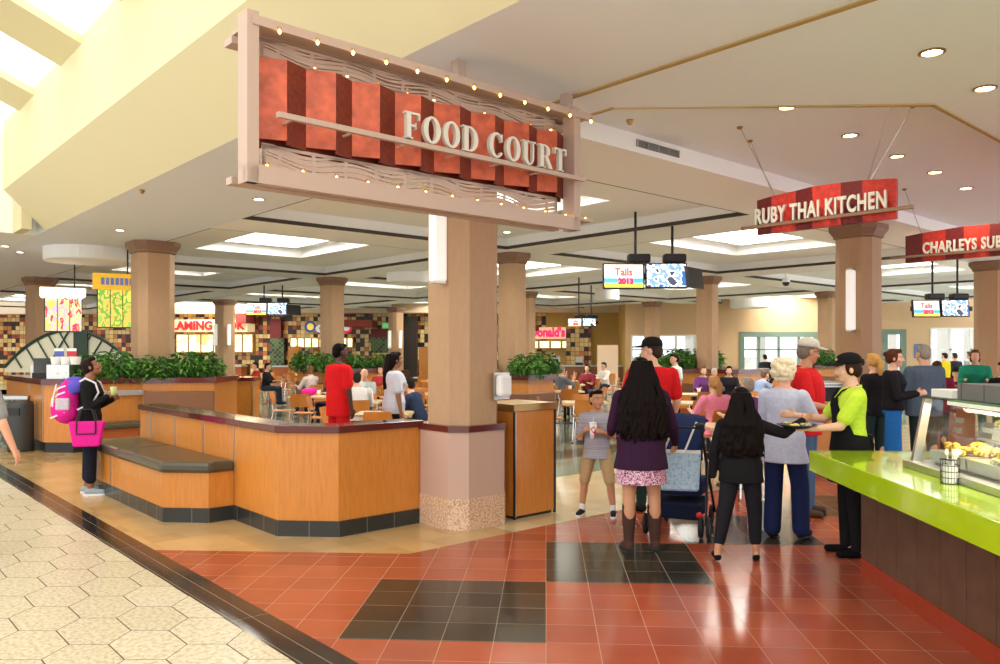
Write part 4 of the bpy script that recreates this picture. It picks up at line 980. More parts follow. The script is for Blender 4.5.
            if st == 'sneaker' and not far:
                zz = min(toe.z, heel.z)-.028*s; c = MB(); d = (toe-heel).normalized(); nn = V(-d.y, d.x, 0)
                pl_ = [heel-d*.045*s+nn*.03*s, heel+nn*.042*s, toe+nn*.036*s, toe+d*.035*s+nn*.018*s, toe+d*.035*s-nn*.018*s, toe-nn*.036*s, heel-nn*.042*s, heel-d*.045*s-nn*.03*s]
                c.prism([(p.x, p.y) for p in pl_][::-1], max(.0, zz-.006), max(.0, zz)+.02); c.build('sole', M_sole, b_)
                c = MB()
                for k in range(4): p = heel+d*(.06+.022*k)*s+V(0, 0, .052*s-.006*k*s); c.tube([p-nn*.022*s, p+nn*.022*s], .004, 6)
                c.build('laces', M_paper, b_)
        if socks:
            c = MB(); c.cone(ank-V(0, 0, .03*s), .041*s, ank+(knee-ank)*.16, .041*s, 12); c.build('sock', cloth('sock', socks), t, smooth=True)
    # face
    if not far:
        for q in (-1, 1):
            c = MB(); c.ell(hp(q*.031, .083, .014), [v*hs for v in (.0125, .007, .0065)], hR, 10, 6); e_ = c.build('eye', M_eye, t, smooth=True)
            c = MB(); c.ell(hp(q*.031, .0885, .014), [v*hs for v in (.0058, .003, .0058)], hR, 8, 6); c.build('iris', M_iris, e_, smooth=True)
            c = MB(); c.ell(hp(q*.031, .091, .034), [v*hs for v in (.018, .005, .0038)], hR, 8, 5); c.build('eyebrow', mat('brow_%d_%d_%d' % hair[1], hair[1], .6), t, smooth=True)
        c = MB(); c.ell(hp(0, .090, -.052), [v*hs for v in (.022, .008, .0065)], hR, 10, 6); c.build('lips', M_lip, t, smooth=True)
    # hair
    hk, hcx = hair[0], hair[1]
    hm = mat('hair_%d_%d_%d' % hcx, hcx, .45, spec=.06, noise=(60, .3, (3, 3, .4)))
    c = MB(); rnd = random.Random(int(H*1000)+hcx[0])
    if hk != 'bald':
        he(c, (0, -.026, .048), (.083, .092, .086)); he(c, (0, -.055, .0), (.074, .066, .075)) 
        if hk in ('short',) : he(c, (0, .035, .098), (.062, .05, .032))
        if hk in ('long', 'pony', 'bob', 'bun', 'curly'): he(c, (0, .03, .098), (.066, .055, .036)); he(c, (.066, -.01, .02), (.02, .05, .07)); he(c, (-.066, -.01, .02), (.02, .05, .07))
        if hk == 'long':
            L = hair[2] if len(hair) > 2 else .55; W_ = hair[3] if len(hair) > 3 else .16
            ring_ = lambda z, rx, ry, y: [tuple(hc+hR @ V(0, 0, .0)+rt*rx*math.cos(2*PI*k/16)*s+fw*(y+ry*math.sin(2*PI*k/16))*s+V(0, 0, z*s)) for k in range(16)]
            c.loft([ring_(.06, .07, .07, -.04), ring_(-.03, .092, .07, -.06), ring_(-.14, W_*.78, .055, -.085), ring_(-.28, W_, .05, -.115), ring_(-L*.8, W_*1.05, .045, -.13), ring_(-L, W_*.8, .03, -.12)])
            for k in range(70 if not far else 14):
                a = rnd.uniform(-1, 1); r_ = .0085; x0 = a*.075; ph = rnd.uniform(0, 6); pl_ = []
                for j in range(9):
                    f = j/8; z = .10-f*(.10+L*rnd.uniform(.96, 1.04)); xx = x0+(a*W_*1.05-x0)*min(1, f*1.8)+.010*math.sin(f*16+ph); yy = -.075-.05*min(1, f*2)-.05*math.sqrt(max(0, 1-a*a))+.008*math.cos(f*14+ph)
                    pl_.append(hc+rt*(xx+.02*math.sin(f*11+k)*f)*s+fw*yy*s+V(0, 0, z*s))
                c.tube(pl_, [r_*s*(1+.5*(k%3==0))]*8+[.003], 6)
        if hk == 'pony':
            he(c, (0, -.115, .05), (.03, .03, .03)); L = hair[2] if len(hair) > 2 else .22
            for k in range(12): a = rnd.uniform(-.02, .02); c.tube([hp(a, -.11, .05), hp(a*2, -.15, .02), hp(a*2.4, -.155, -.08), hp(a*1.2+.01*math.sin(k), -.13, -L)], [.014, .016, .014, .004], 6)
        if hk == 'bun': he(c, (0, -.11, .06), (.036, .034, .036))
        if hk == 'curly':
            he(c, (0, -.03, .04), (.10, .10, .105))
            for k in range(110):
                a = rnd.uniform(0, 2*PI); z = rnd.uniform(-.07, .13); rr = .104*math.sqrt(max(.05, 1-((z-.03)/.115)**2)); y = -.03+rr*math.sin(a)
                if y > .04 and z < .07: continue
                he(c, (rr*math.cos(a), y, z), (.026, .026, .024), 7, 5)
        if hk == 'bob': he(c, (0, -.06, -.05), (.085, .055, .07)); he(c, (.06, -.02, -.045), (.03, .05, .06)); he(c, (-.06, -.02, -.045), (.03, .05, .06))
        fuse(c, 'hair', hm, t, max(.0065, voxel*.9) if not far else voxel, 1)
    if hat:
        kind, hcx2 = hat[0], hat[1]; c = MB(); m_ = cloth('hat_%d_%d_%d' % hcx2, hcx2)
        rings = []
        for z, r1 in ((.055, 1.0), (.08, 1.0), (.11, .93), (.135, .72), (.15, .35), (.153, .05)): rings.append([tuple(hp(.094*r1*math.cos(2*PI*k/20), -.012+.108*r1*math.sin(2*PI*k/20), z)) for k in range(20)])
        c.loft(rings); h_ = c.build('cap', m_, t, smooth=True)
        c = MB(); top_ = []; 
        n = 12; o1 = [hp(.085*math.cos(a), .02+.075*math.sin(a), .062) for a in [PI*k/n for k in range(n+1)]]; o2 = [hp(.074*math.cos(a), .07+.125*math.sin(a), .05-.006*abs(math.cos(a))) for a in [PI*k/n for k in range(n+1)]]
        vs_ = [tuple(p) for p in o1+o2]+[tuple(p+V(0, 0, .008)) for p in o1+o2]; m2 = n+1; f_ = []
        for k in range(n): f_ += [(k, m2+k, m2+k+1, k+1), (2*m2+k, 2*m2+k+1, 3*m2+k+1, 3*m2+k), (m2+k, 3*m2+k, 3*m2+k+1, m2+k+1)]
        c.add(vs_, f_); c.build('brim', m_, h_, smooth=False)
        if len(hat) > 2: c = MB(); c.ell(hp(0, .085, .095), [v*hs for v in (.03, .012, .014)], hR, 10, 6); c.build('cap_badge', mat('badge_gold', (214, 190, 90), .5), h_)
    if glasses:
        c = MB()
        for q in (-1, 1): c.tube([hp(q*.031+.021*math.cos(a), .098, .012+.014*math.sin(a)) for a in [2*PI*k/12 for k in range(13)]], .0018, 5); c.tube([hp(q*.052, .097, .014), hp(q*.08, .0, .016)], .002, 5)
        c.tube([hp(-.01, .099, .014), hp(.01, .099, .014)], .002, 5); c.build('glasses', M_black, t)
    if apron:
        c = MB(); e = .03; n = 18
        def frt(z, rx, ry, y, a0, a1): e = .052 if z < .2 else .036; return [tuple(sp((rx*w+e)*math.cos(a0+(a1-a0)*k/10), y+(ry+e)*math.sin(a0+(a1-a0)*k/10), z)) for k in range(11)]
        rows_ = [frt(z, rx, ry, 0, a0, PI-a0) for z, rx, ry, a0 in ((-.30, .17, .14, -.5), (-.15, .175, .135, -.5), (-.02, .168, .12, -.7), (.10, .15, .105, -.7), (.12, .145, .10, .2), (.25, .14, .115, .55), (.36, .15, .13, .95), (.42, .15, .115, 1.1))]
        vs_ = [p for r in rows_ for p in r]; inn_ = [tuple(V(*p)-fw*.006) for p in vs_]; f_ = []; N_ = len(vs_)
        for r in range(len(rows_)-1):
            for k in range(10): q = r*11+k; f_.append((q, q+1, q+12, q+11)); f_.append((N_+q, N_+q+11, N_+q+12, N_+q+1))
        c.add(vs_+inn_, f_)
        a_ = c.build('apron', cloth('apron', apron), t, smooth=True)
        c = MB()
        for q in (-1, 1): c.tube([sp(q*.06, .135, .42), sp(q*.085, .09, .48), sp(q*.06, -.04, .525), sp(0, -.085, .50)], .008*s, 6)
        c.tube([sp(x, -.145, .10) for x in (-.14, 0, .14)], .01*s, 6); c.tube([sp(0, -.15, .1), sp(.03, -.17, .0), sp(.02, -.16, -.1)], .009*s, 6); c.tube([sp(0, -.15, .1), sp(-.04, -.17, .02), sp(-.05, -.16, -.06)], .009*s, 6)
        c.build('strap', cloth('apron', apron), a_, smooth=True)
    J = dict(arms=ajs, legs=pts, hc=hc, sp=sp, s=s, base=base, t=t, hp=hp)
    return t, J
def toW(t, p): return t.matrix_basis @ Vector(p)
def at(px, py, z=0.0): return P(px, py, z)+(0,)
def wrist(J, i, ext=.07): shp, el, wr, d = J['arms'][i]; return J['t'].matrix_basis @ (wr+d*ext*J['s'])

# --- foreground figures
BLK = (26, 25, 27)
# lady with backpack at left
t, J = person('woman in black looking up, with pink backpack and tote, left of the bench', at(90, 494), -1.25, 1.60, 1.0, 'brown', ('bun', (36, 24, 20)), dict(n='black_top', c=BLK, sleeve='long', hem=-.12, loose=.01),
    dict(n='navy_capri', c=(30, 32, 44), len=.86, flare=.015, waist=.12), dict(n='grey_sneaker', c=(150, 164, 172), style='sneaker'),
    arms=(((-.15, .15, -1), (.35, .75, .35)), ((.25, .15, -1), (-.15, .8, .55), (-1, 0, 0))), legs=(((-.02, -.08, -1), (0, -.05, -1)), ((.02, .06, -1), (0, 0, -1))), head=(-.05, .42, 0), female=True, grip=(.8, 1.0))
lady = J
hw_ = wrist(J, 1)
q = thing('drink_cup', 'green drink cup with red straw held by the woman with the pink backpack', 'cup', (hw_.x+.02, hw_.y, hw_.z-.02), 0)
b = MB(); b.lathe([(.001, 0), (.027, 0), (.038, .10), (.034, .10), (.001, .09)], 16); b.build('cup', mat('smoothie_green', (190, 204, 130), .4), q, smooth=True)
b = MB(); b.tube([(0, 0, .05), (.005, 0, .17)], .004, 6); b.build('straw', mat('straw_red', (210, 40, 60), .4), q)
pc = J['t'].matrix_basis @ J['sp'](0, -.24, .24)
q = thing('backpack', 'pink backpack with white straps and grey pockets on the woman at the left', 'backpack', tuple(pc), -1.25)
M_pink = cloth('pink', (226, 40, 150)); M_wht = cloth('white_trim', (236, 230, 236))
b = MB(); b.ell((0, 0, .02), (.17, .12, .24), n=16, m=10); b.ell((0, -.02, -.12), (.19, .15, .15), n=16, m=10); b.ell((0, .02, -.02), (.16, .10, .22)); fuse(b, 'bag', M_pink, q, .010, 2)
b = MB(); b.ell((.02, -.135, -.10), (.09, .05, .09), n=12, m=8); b.build('pocket', M_pink, q, smooth=True)
b = MB(); b.box(.11, .19, -.10, .05, -.10, .04); b.build('mesh_pocket', cloth('mesh_grey', (200, 190, 204)), q, bevel=.02)
b = MB()
for zz in (.12, .05, -.03): b.tube([(.05, -.125, zz), (.13, -.08, zz+.03), (.165, .0, zz+.06)], .010, 6)
b.tube([(-.14, -.12, -.18), (0, -.19, -.2), (.14, -.13, -.18), (.18, 0, -.12)], .010, 6); b.tube([(.12, -.1, .2), (.1, -.14, .05), (.13, -.14, -.06)], .008, 6); b.tube([(.06, -.17, -.05), (.1, -.15, .04), (.02, -.16, .05), (-.05, -.17, -.05)], .008, 6); b.build('white_piping', M_wht, q)
b = MB()
for sx in (-1, 1): b.tube([(sx*.09, .10, .20), (sx*.11, .20, .265), (sx*.125, .31, .21), (sx*.13, .345, .10), (sx*.13, .28, -.02), (sx*.12, .12, -.10)], .012, 8)
b.build('shoulder_strap', M_wht, q)
pc2 = J['t'].matrix_basis @ J['sp'](0, -.17, .47)
q2 = MB(); q2.ell((0, 0, 0), (.13, .09, .07)); q2.ell((.05, -.06, -.05), (.09, .08, .08)); q2.ell((-.06, -.05, -.04), (.08, .07, .07)); q2.ell((.0, -.10, -.09), (.07, .05, .08))
o = fuse(q2, 'draped_hoodie', cloth('purple', (96, 84, 190)), None, .012, 2); o.location = pc2; tag(o, 'purple hooded jacket draped over the pink backpack', 'jacket')
tb = J['t'].matrix_basis @ J['sp'](.24, .02, -.17)
q = thing('tote_bag', 'bright pink tote bag with black handles on the side of the woman at the left', 'bag', tuple(tb), -1.25-PI/2)
b = MB(); b.loft([[(-.14, -.055, -.13), (.14, -.055, -.13), (.14, .055, -.13), (-.14, .055, -.13)], [(-.19, -.05, .16), (.19, -.05, .16), (.19, .05, .16), (-.19, .05, .16)]]); b.build('bag', M_pink, q, bevel=.02)
b = MB()
for sy in (-1, 1): b.tube([(-.10, sy*.06, .02), (-.10, sy*.058, .16), (-.06, sy*.04, .30), (.06, sy*.04, .30), (.10, sy*.058, .16), (.10, sy*.06, .02), (-.10, sy*.06, .02)], .009, 6)
b.build('handle', M_black, q)

# boy
t, J = person('young boy in striped grey polo and khaki shorts holding a drink', at(597, 516), PI-.25, 1.27, 1.02, 'tan', ('short', (30, 22, 20)), dict(n='grey_stripe', c=(166, 162, 172), sleeve='short', hem=-.13, flare=.02, loose=.012, collar=True, noise=(6, .22, (.3, .3, 9))),
    dict(n='khaki', c=(190, 160, 116), len=.53, flare=.012, name='shorts'), dict(n='black_sneaker', c=(34, 34, 36), style='sneaker'),
    arms=(((-.25, .05, -1), (.55, .75, .35), (1, 0, 0)), ((.22, .05, -1), (-.45, .75, .40), (-1, 0, 0))), legs=(((-.22, .04, -1), (-.10, -.1, -1)), ((.20, .0, -1), (.10, -.02, -1))), head=(.62, .0, 0), child=True, grip=(1.0, 1.0), socks=(238, 236, 232), voxel=.0065)
h0, h1 = wrist(J, 0, .06), wrist(J, 1, .06); m_ = (h0+h1)/2
q = thing('drink_cup', 'white and red takeaway cup with straw held by the boy', 'cup', (m_.x, m_.y-.01, m_.z-.08), 0)
b = MB(); b.lathe([(.001, 0), (.028, 0), (.038, .15), (.001, .15)], 18); b.build('cup', stripes_mat('cup_print', [(240, 236, 236), (244, 240, 240), (206, 60, 80), (238, 232, 232)], (20, 20, 12), 0, 2), q, smooth=True)
b = MB(); b.lathe([(.04, .15), (.041, .158), (.03, .165), (.001, .165)], 18); b.build('lid', M_paper, q, smooth=True)
b = MB(); b.tube([(0, 0, .15), (.005, .005, .22)], .0035, 6); b.build('straw', mat('straw_clear', (230, 210, 214), .4), q)

# woman with very long dark hair
M_floral = stripes_mat('floral_print', [(150, 50, 110), (230, 190, 200), (120, 34, 84), (236, 214, 216), (170, 70, 130)], (34, 34, 34), 0, 4)
t, J = person('woman seen from behind with waist-long dark hair, purple cardigan and floral skirt', at(641, 551), .05, 1.62, 1.10, 'tan', ('long', (22, 14, 13), .60, .215), dict(n='plum', c=(54, 28, 52), sleeve='long', hem=-.20, flare=.045, loose=.02, name='cardigan'), None, None,
    arms=(((-.2, .3, -1), (.05, .9, -.3)), ((.38, .25, -1), (.28, .75, -.75), (-1, 0, 0))), legs=(((-.02, .0, -1), (-.01, -.03, -1)), ((.05, .05, -1), (.02, -.02, -1))), head=(-.1, 0, 0), female=True, skirt=dict(len=-.33, m=M_floral), boots=(74, 50, 42), grip=(.8, 1.0))
wlong = J
# man red shirt and cap
t, J = person('man in red shirt and black cap beyond the stroller, face turned left', at(652, 511), .25, 1.80, 1.12, 'fair', ('short', (60, 46, 36)), dict(n='red_tee', c=(206, 30, 34), sleeve='short', hem=-.13, loose=.01), dict(n='dark_jeans', c=(40, 60, 56)), dict(n='black', c=(30, 30, 30)), head=(1.0, -.03, 0), hat=('cap', (28, 28, 28)),
    arms=(((-.25, .2, -1), (.1, .9, -.1)), ((.25, .1, -1), (0, .5, -1))), glasses=False)
h_ = wrist(J, 0, .07)
q = thing('drink_cup', 'takeaway cup with lid and straw behind the long haired woman, left of the red shirt', 'cup', tuple(P(622, 392, 1.25))+(1.14,), 0)
for n_, pr_, m2 in (('cup', [(.001, 0), (.03, 0), (.042, .13), (.001, .13)], mat('cup_pinkish', (226, 190, 190), .5)), ('lid', [(.045, .13), (.045, .14), (.03, .15), (.001, .15)], M_paper)):
    b = MB(); b.lathe(pr_, 16); b.build(n_, m2, q, smooth=True)
b = MB(); b.tube([(0, 0, .14), (.01, 0, .22)], .004, 6); b.build('straw', M_paper, q)
# girl in black reaching
t, J = person('girl in black seen from behind with long dark hair, reaching out her right arm', at(741, 560), -.1, 1.36, 1.08, 'tan', ('long', (20, 13, 12), .54, .20), dict(n='black_top', c=BLK, sleeve='long', hem=-.14, flare=.03, loose=.02), dict(n='black_capri', c=(32, 31, 36), len=.86, flare=.008), dict(n='black_flat', c=(18, 18, 20), style='flat'),
    arms=(((-.3, .0, -1), (-.05, .1, -1)), ((.95, .40, -.32), (.80, .35, .50), (-.3, .6, 0))), legs=(((-.16, -.10, -1), (-.20, -.16, -1)), ((.10, .08, -1), (.03, -.02, -1))), child=True, female=True, head=(-.1, -.08, 0), grip=(.4, .3))
# old woman in pale blouse
t, J = person('elderly woman with curly white hair, pale blouse and navy trousers', at(784, 538), -.7, 1.60, 1.06, 'pink', ('curly', (232, 216, 184)), dict(n='pale_blue', c=(196, 200, 222), sleeve='mid', hem=-.20, flare=.05, loose=.015, name='blouse'), dict(n='navy', c=(34, 44, 84), flare=.03), dict(n='dark_sandal', c=(40, 30, 30), style='flat'),
    arms=(((-.2, .3, -1), (.2, .9, .1)), ((.3, .4, -.9), (.2, .9, .35), (0, 0, 1))), legs=(((-.02, .0, -1), (-.02, -.04, -1)), ((.06, .22, -1), (.03, -.02, -1))), head=(-.25, .0, 0), female=True)
# man red polo
t, J = person('man in red polo, jeans and pale cap standing with folded hands', at(806, 514), -2.0, 1.79, 1.12, 'tan', ('short', (120, 110, 100)), dict(n='red_polo', c=(206, 34, 38), sleeve='short', hem=-.15, loose=.015, collar=True), dict(n='blue_jeans', c=(78, 104, 136), flare=.02), dict(n='brown_shoe', c=(92, 74, 64)),
    arms=(((-.15, .25, -1), (.55, .8, -.15), (0, 0, 1)), ((.15, .25, -1), (-.55, .8, -.15), (0, 0, 1))), head=(.55, -.12, 0), hat=('cap', (206, 200, 188)), glasses=True, belly=.04)
# worker
t, J = person('food worker in lime polo, black apron and black visor cap holding out a plate', at(851, 555), 1.45, 1.64, 1.02, 'fair', ('bun', (52, 34, 24)), dict(n='lime_polo', c=(196, 226, 66), sleeve='short', hem=-.06, loose=.008, collar=True), dict(n='black_trouser', c=(28, 28, 30)), dict(n='black_flat', c=(18, 18, 20), style='flat'),
    arms=(((-.08, .5, -.86), (-.05, 1, -.10), (0, 0, 1)), ((.05, .65, -.75), (.02, 1, .12), (-1, 0, 0))), legs=(((0, -.02, -1), (0, -.05, -1)), ((.0, .05, -1), (0, 0, -1))), head=(.05, -.08, 0), female=True, hat=('cap', (24, 24, 26), 1), apron=(24, 24, 26), grip=(.25, .5))
worker = J
hh = wrist(J, 0, .13)
q = thing('serving_plate', 'black oval plate of food held by the worker in the lime polo', 'plate', (hh.x+.02, hh.y, hh.z+.028), 0)
b = MB(); b.lathe([(.001, 0), (.09, 0), (.155, .022), (.16, .022), (.09, -.006), (.001, -.006)], 28); o = b.build('plate', M_black, q, smooth=True)
b = MB(); rnd = random.Random(2)
for _ in range(22): a = rnd.uniform(0, 6.28); r = rnd.uniform(0, .1); b.ell((r*math.cos(a), r*math.sin(a), .016+rnd.uniform(0, .01)), (.025, .02, .012), n=7, m=4)
o = b.build('food', stripes_mat('sample_food', [(226, 200, 90), (240, 236, 220), (120, 150, 50), (236, 220, 160)], (20, 20, 20), 0, 3), q, smooth=True); o['kind'] = 'stuff'
# women and man beyond the counter
person('woman in black jacket and blue skirt standing behind the lime counter', P(893, 480)+(0,), -1.95, 1.70, 1.0, 'fair', ('bun', (84, 50, 34)), dict(n='black_jacket', c=(30, 29, 34), sleeve='long', hem=-.02, loose=.02, name='jacket'), dict(n='royal_blue', c=(36, 104, 176), flare=.07, waist=.12), dict(n='black_flat', c=(18, 18, 20), style='flat'), female=True, head=(-.1, 0, 0), arms=(((-.15, .2, -1), (.3, .9, .2)), ((.15, .2, -1), (-.3, .9, .2))), voxel=.01)
person('blonde woman with ponytail behind the worker in the lime polo', P(874, 474)+(0,), .4, 1.64, 1.0, 'fair', ('pony', (208, 160, 90), .2), dict(n='black_knit', c=(34, 32, 34), sleeve='long', hem=-.1), dict(n='dark_jeans', c=(40, 60, 56)), dict(n='black', c=(30, 30, 30)), female=True, voxel=.011)
person('grey haired man in slate blue jacket seen from behind beyond the display case', P(924, 474)+(0,), .25, 1.76, 1.22, 'fair', ('short', (156, 150, 138)), dict(n='slate', c=(84, 100, 118), sleeve='long', hem=-.16, loose=.04, flare=.03, name='jacket'), dict(n='dark_jeans', c=(40, 60, 56)), dict(n='black', c=(30, 30, 30)), voxel=.010, arms=(((-.25, .1, -1), (.0, .5, -1)), ((.3, .2, -1), (.0, .7, -.8))))
# passer-by cut by the left edge: only the forearm is in view
person('passer-by at the left edge, only a bare forearm and hand in view', W(-31, 6.5)+(0,), .1, 1.7, 1.0, 'pink', ('short', (90, 60, 40)), dict(n='grey_tee', c=(150, 150, 150), sleeve='short'), dict(n='dark_jeans', c=(40, 60, 56)), dict(n='black', c=(30, 30, 30)), arms=(((-.2, 0, -1), (0, .2, -1)), ((.34, .0, -1), (.22, .35, -1))), voxel=.008)
# standing people among the tables
person('man in red shirt and red trousers walking between the tables at the left', P(339, 470)+(0,), -.75, 1.78, 1.08, 'dark', ('short', (20, 16, 16)), dict(n='red_scrub', c=(208, 28, 34), sleeve='short', hem=-.2, loose=.03, flare=.02), dict(n='red_trouser', c=(190, 30, 34), flare=.03), dict(n='black', c=(30, 30, 30)), voxel=.011, head=(-.2, 0, 0))
person('woman in white blouse with long dark braids standing left of the main column', P(394, 468)+(0,), -1.1, 1.66, 1.12, 'brown', ('long', (30, 22, 22), .42, .06), dict(n='white_blouse', c=(206, 210, 224), sleeve='short', hem=-.12, loose=.03), dict(n='black_trouser', c=(28, 28, 30)), dict(n='black', c=(30, 30, 30)), female=True, voxel=.011)
person('boy in white shirt standing before the window planter right of the red cap man', P(675, 432)+(0,), 1.9, 1.62, .95, 'fair', ('short', (40, 30, 24)), dict(n='white_tee', c=(228, 228, 230), sleeve='short', hem=-.15), dict(n='black_trouser', c=(28, 28, 30)), dict(n='black', c=(30, 30, 30)), far=True, voxel=.016)
# ------------------------------------------------------------------ STROLLER
st = P(686, 531)
M_navy = cloth('stroller_navy', (36, 48, 88)); M_navy2 = cloth('stroller_dark', (28, 34, 56))
t = thing('stroller', 'navy blue pushchair with black wheels pushed by the long haired woman', 'stroller', (st[0]-.02, st[1]+.05, 0), -.35)
b = MB(); b.loft([[(-.20, -.18, .36), (.20, -.18, .36), (.20, .22, .34), (-.20, .22, .34)], [(-.22, -.26, .52), (.22, -.26, .52), (.22, .22, .50), (-.22, .22, .50)]]); b.build('seat', M_navy, t, bevel=.02)
b = MB(); b.loft([[(-.21, -.24, .42), (.21, -.24, .42), (.20, -.18, .42), (-.20, -.18, .42)], [(-.22, -.32, .95), (.22, -.32, .95), (.21, -.26, .95), (-.21, -.26, .95)]]); b.build('backrest', M_navy, t, bevel=.02)
b = MB(); rings = []
for k in range(9):
    a = -.35+k*.29; rings.append([(x, -.10-.30*math.cos(a)*r_, .80+.30*math.sin(a)*r_) for x, r_ in ((-.24, .86), (-.16, 1), (0, 1.04), (.16, 1), (.24, .86), (.22, .80), (0, .98), (-.22, .80))])
b.loft(rings); b.build('canopy', M_navy, t, smooth=True)
b = MB(); b.loft([[(-.18, -.22, .14), (.18, -.22, .14), (.18, .22, .14), (-.18, .22, .14)], [(-.21, -.27, .30), (.21, -.27, .30), (.21, .24, .30), (-.21, .24, .30)]]); b.build('basket', M_navy2, t, bevel=.02)
for sx in (-1, 1):
    b = MB(); b.tube([(sx*.25, -.58, 1.04), (sx*.25, -.50, 1.0), (sx*.25, .30, .14)], .013, 8); b.build('front_leg', M_black, t)
    b = MB(); b.tube([(sx*.25, -.18, .68), (sx*.26, -.30, .12)], .013, 8); b.build('rear_leg', M_black, t)
    b = MB(); b.ell((sx*.25, -.60, 1.05), (.045, .03, .02)); b.build('handle_grip', M_black, t, smooth=True)
b = MB(); b.tube([(-.25, -.55, 1.02), (.25, -.55, 1.02)], .011, 8); b.build('push_bar', M_black, t)
for sx in (-1, 1):
    for y in (-.30, .32):
        for d in (-.035, .035):
            w_ = MB(); R_ = Matrix.Translation((sx*.25+d, y, .10)) @ Matrix.Rotation(PI/2, 4, 'Y')
            w_.lathe([(.055, -.012), (.092, -.014), (.10, 0), (.092, .014), (.055, .012), (.055, -.012)], 22, T=R_); o = w_.build('wheel', M_rubber, t, smooth=False)
            h = MB(); h.lathe([(.001, -.008), (.056, -.008), (.056, .008), (.001, .008)], 12, T=R_); h.build('wheel_hub', mat('wheel_grey', (90, 94, 104), .5), o)
b = MB(); b.ell((.20, -.30, .21), (.03, .02, .03)); b.build('brake_button', mat('button_red', (210, 30, 40), .4), t, smooth=True)
tb = P(677, 488); q = thing('tote_bag', 'light blue patterned bag hanging on the back of the pushchair', 'bag', (st[0]-.12, st[1]-.34, .44), -.15)
b = MB(); b.loft([[(-.17, -.06, 0), (.17, -.06, 0), (.17, .06, 0), (-.17, .06, 0)], [(-.19, -.05, .36), (.19, -.05, .36), (.19, .05, .36), (-.19, .05, .36)]]); b.build('bag', stripes_mat('pale_blue_print', [(150, 186, 212), (170, 200, 222), (190, 214, 230), (160, 192, 216)], (30, 30, 30), 0, 8), q, bevel=.025)
for sx in (-1, 1): b = MB(); b.tube([(sx*.09-.05, -.055, .34), (sx*.09+.06, -.05, .62)], .010, 6); b.build('handle', M_paper, q)
b = MB(); b.box(-.185, .185, -.056, .056, .34, .365); b.build('zip_edge', M_paper, q)

# white paper bag by the girl
p = P(757, 505); b = MB(); b.loft([[(-.10, -.05, 0), (.10, -.05, 0), (.10, .05, 0), (-.10, .05, 0)], [(-.11, -.05, .28), (.11, -.05, .28), (.11, .05, .28), (-.11, .05, .28)]]); o = b.build('paper_bag', M_paper, None, (2.02, 7.62, 0.0)); tag(o, 'white paper bag on the floor between the girl in black and the older woman', 'bag')

# ------------------------------------------------------------------ TABLES AND CHAIRS
def make_table(label, loc, rz):
    t = thing('cafe_table', label, 'table', loc, rz, 'cafe tables of the food court')
    c = .10; h = .42; poly = [(-h, -h+c), (-h+c, -h), (h-c, -h), (h, -h+c), (h, h-c), (h-c, h), (-h+c, h), (-h, h-c)]
    b = MB(); b.prism(poly, .725, .755); b.build('tabletop', M_table, t)
    b = MB(); b.lathe([(.035, .03), (.035, .70), (.13, .725)], 12); b.build('pedestal', M_black, t, smooth=True)
    b = MB(); b.lathe([(.001, 0), (.27, 0), (.27, .012), (.05, .035), (.001, .035)], 20); b.build('base', M_black, t)
    return t
def make_chair(label, loc, rz):
    t = thing('cafe_chair', label, 'chair', loc, rz, 'wooden cafe chairs with chrome legs')
    b = MB(); rings = []
    for y, dz in ((-.21, .0), (-.1, -.012), (.05, -.008), (.17, 0), (.215, -.02)): rings.append([(-.20, y, .455+dz), (0, y, .445+dz), (.20, y, .455+dz), (.20, y, .467+dz), (0, y, .457+dz), (-.20, y, .467+dz)])
    b.loft(rings); b.build('seat', M_chair, t)
    b = MB(); rings = []
    for z, y, w_ in ((.58, -.195, .19), (.66, -.21, .205), (.76, -.23, .205), (.84, -.25, .19)): rings.append([(-w_, y, z), (0, y-.03, z), (w_, y, z), (w_, y-.012, z), (0, y-.042, z), (-w_, y-.012, z)])
    b.loft(rings); b.build('backrest', M_chair, t)
    for sx in (-1, 1):
        b = MB(); b.tube([(sx*.20, .19, 0), (sx*.185, .16, .445)], .011, 6); b.build('leg', M_chrome, t)
        b = MB(); b.tube([(sx*.21, -.27, 0), (sx*.185, -.17, .445), (sx*.17, -.225, .70)], .011, 6); b.build('leg', M_chrome, t)
    b = MB(); b.tube([(-.185, .16, .44), (-.185, -.17, .44), (.185, -.17, .44), (.185, .16, .44), (-.185, .16, .44)], .009, 6); b.build('seat_frame', M_chrome, t)
    return t
TB = None; CH = None; OCC = []
def chair_at(x, y, rz, label):
    global CH
    if CH is None: CH = make_chair(label, (x, y, 0), rz); return CH
    return dup(CH, (x, y, 0), rz, label)
def table_set(x, y, rz, desc, sides='NESW', jit=.1):
    global TB
    lab = 'pale square topped table, '+desc
    if TB is None: TB = make_table(lab, (x, y, 0), rz)
    else: dup(TB, (x, y, 0), rz, lab)
    OCC.append((x, y))
    nm = {'S': 'near side', 'N': 'far side', 'E': 'right side', 'W': 'left side'}
    rnd = random.Random(int(x*100+y*10))
    for s_ in sides:
        a = rz+{'S': 0, 'E': PI/2, 'N': PI, 'W': -PI/2}[s_]; d = .60+rnd.uniform(-.02, .10)
        px, py = x+math.sin(a)*d, y-math.cos(a)*d
        chair_at(px, py, a+rnd.uniform(-jit, jit), 'wood chair, %s of the table %s' % (nm[s_], desc))
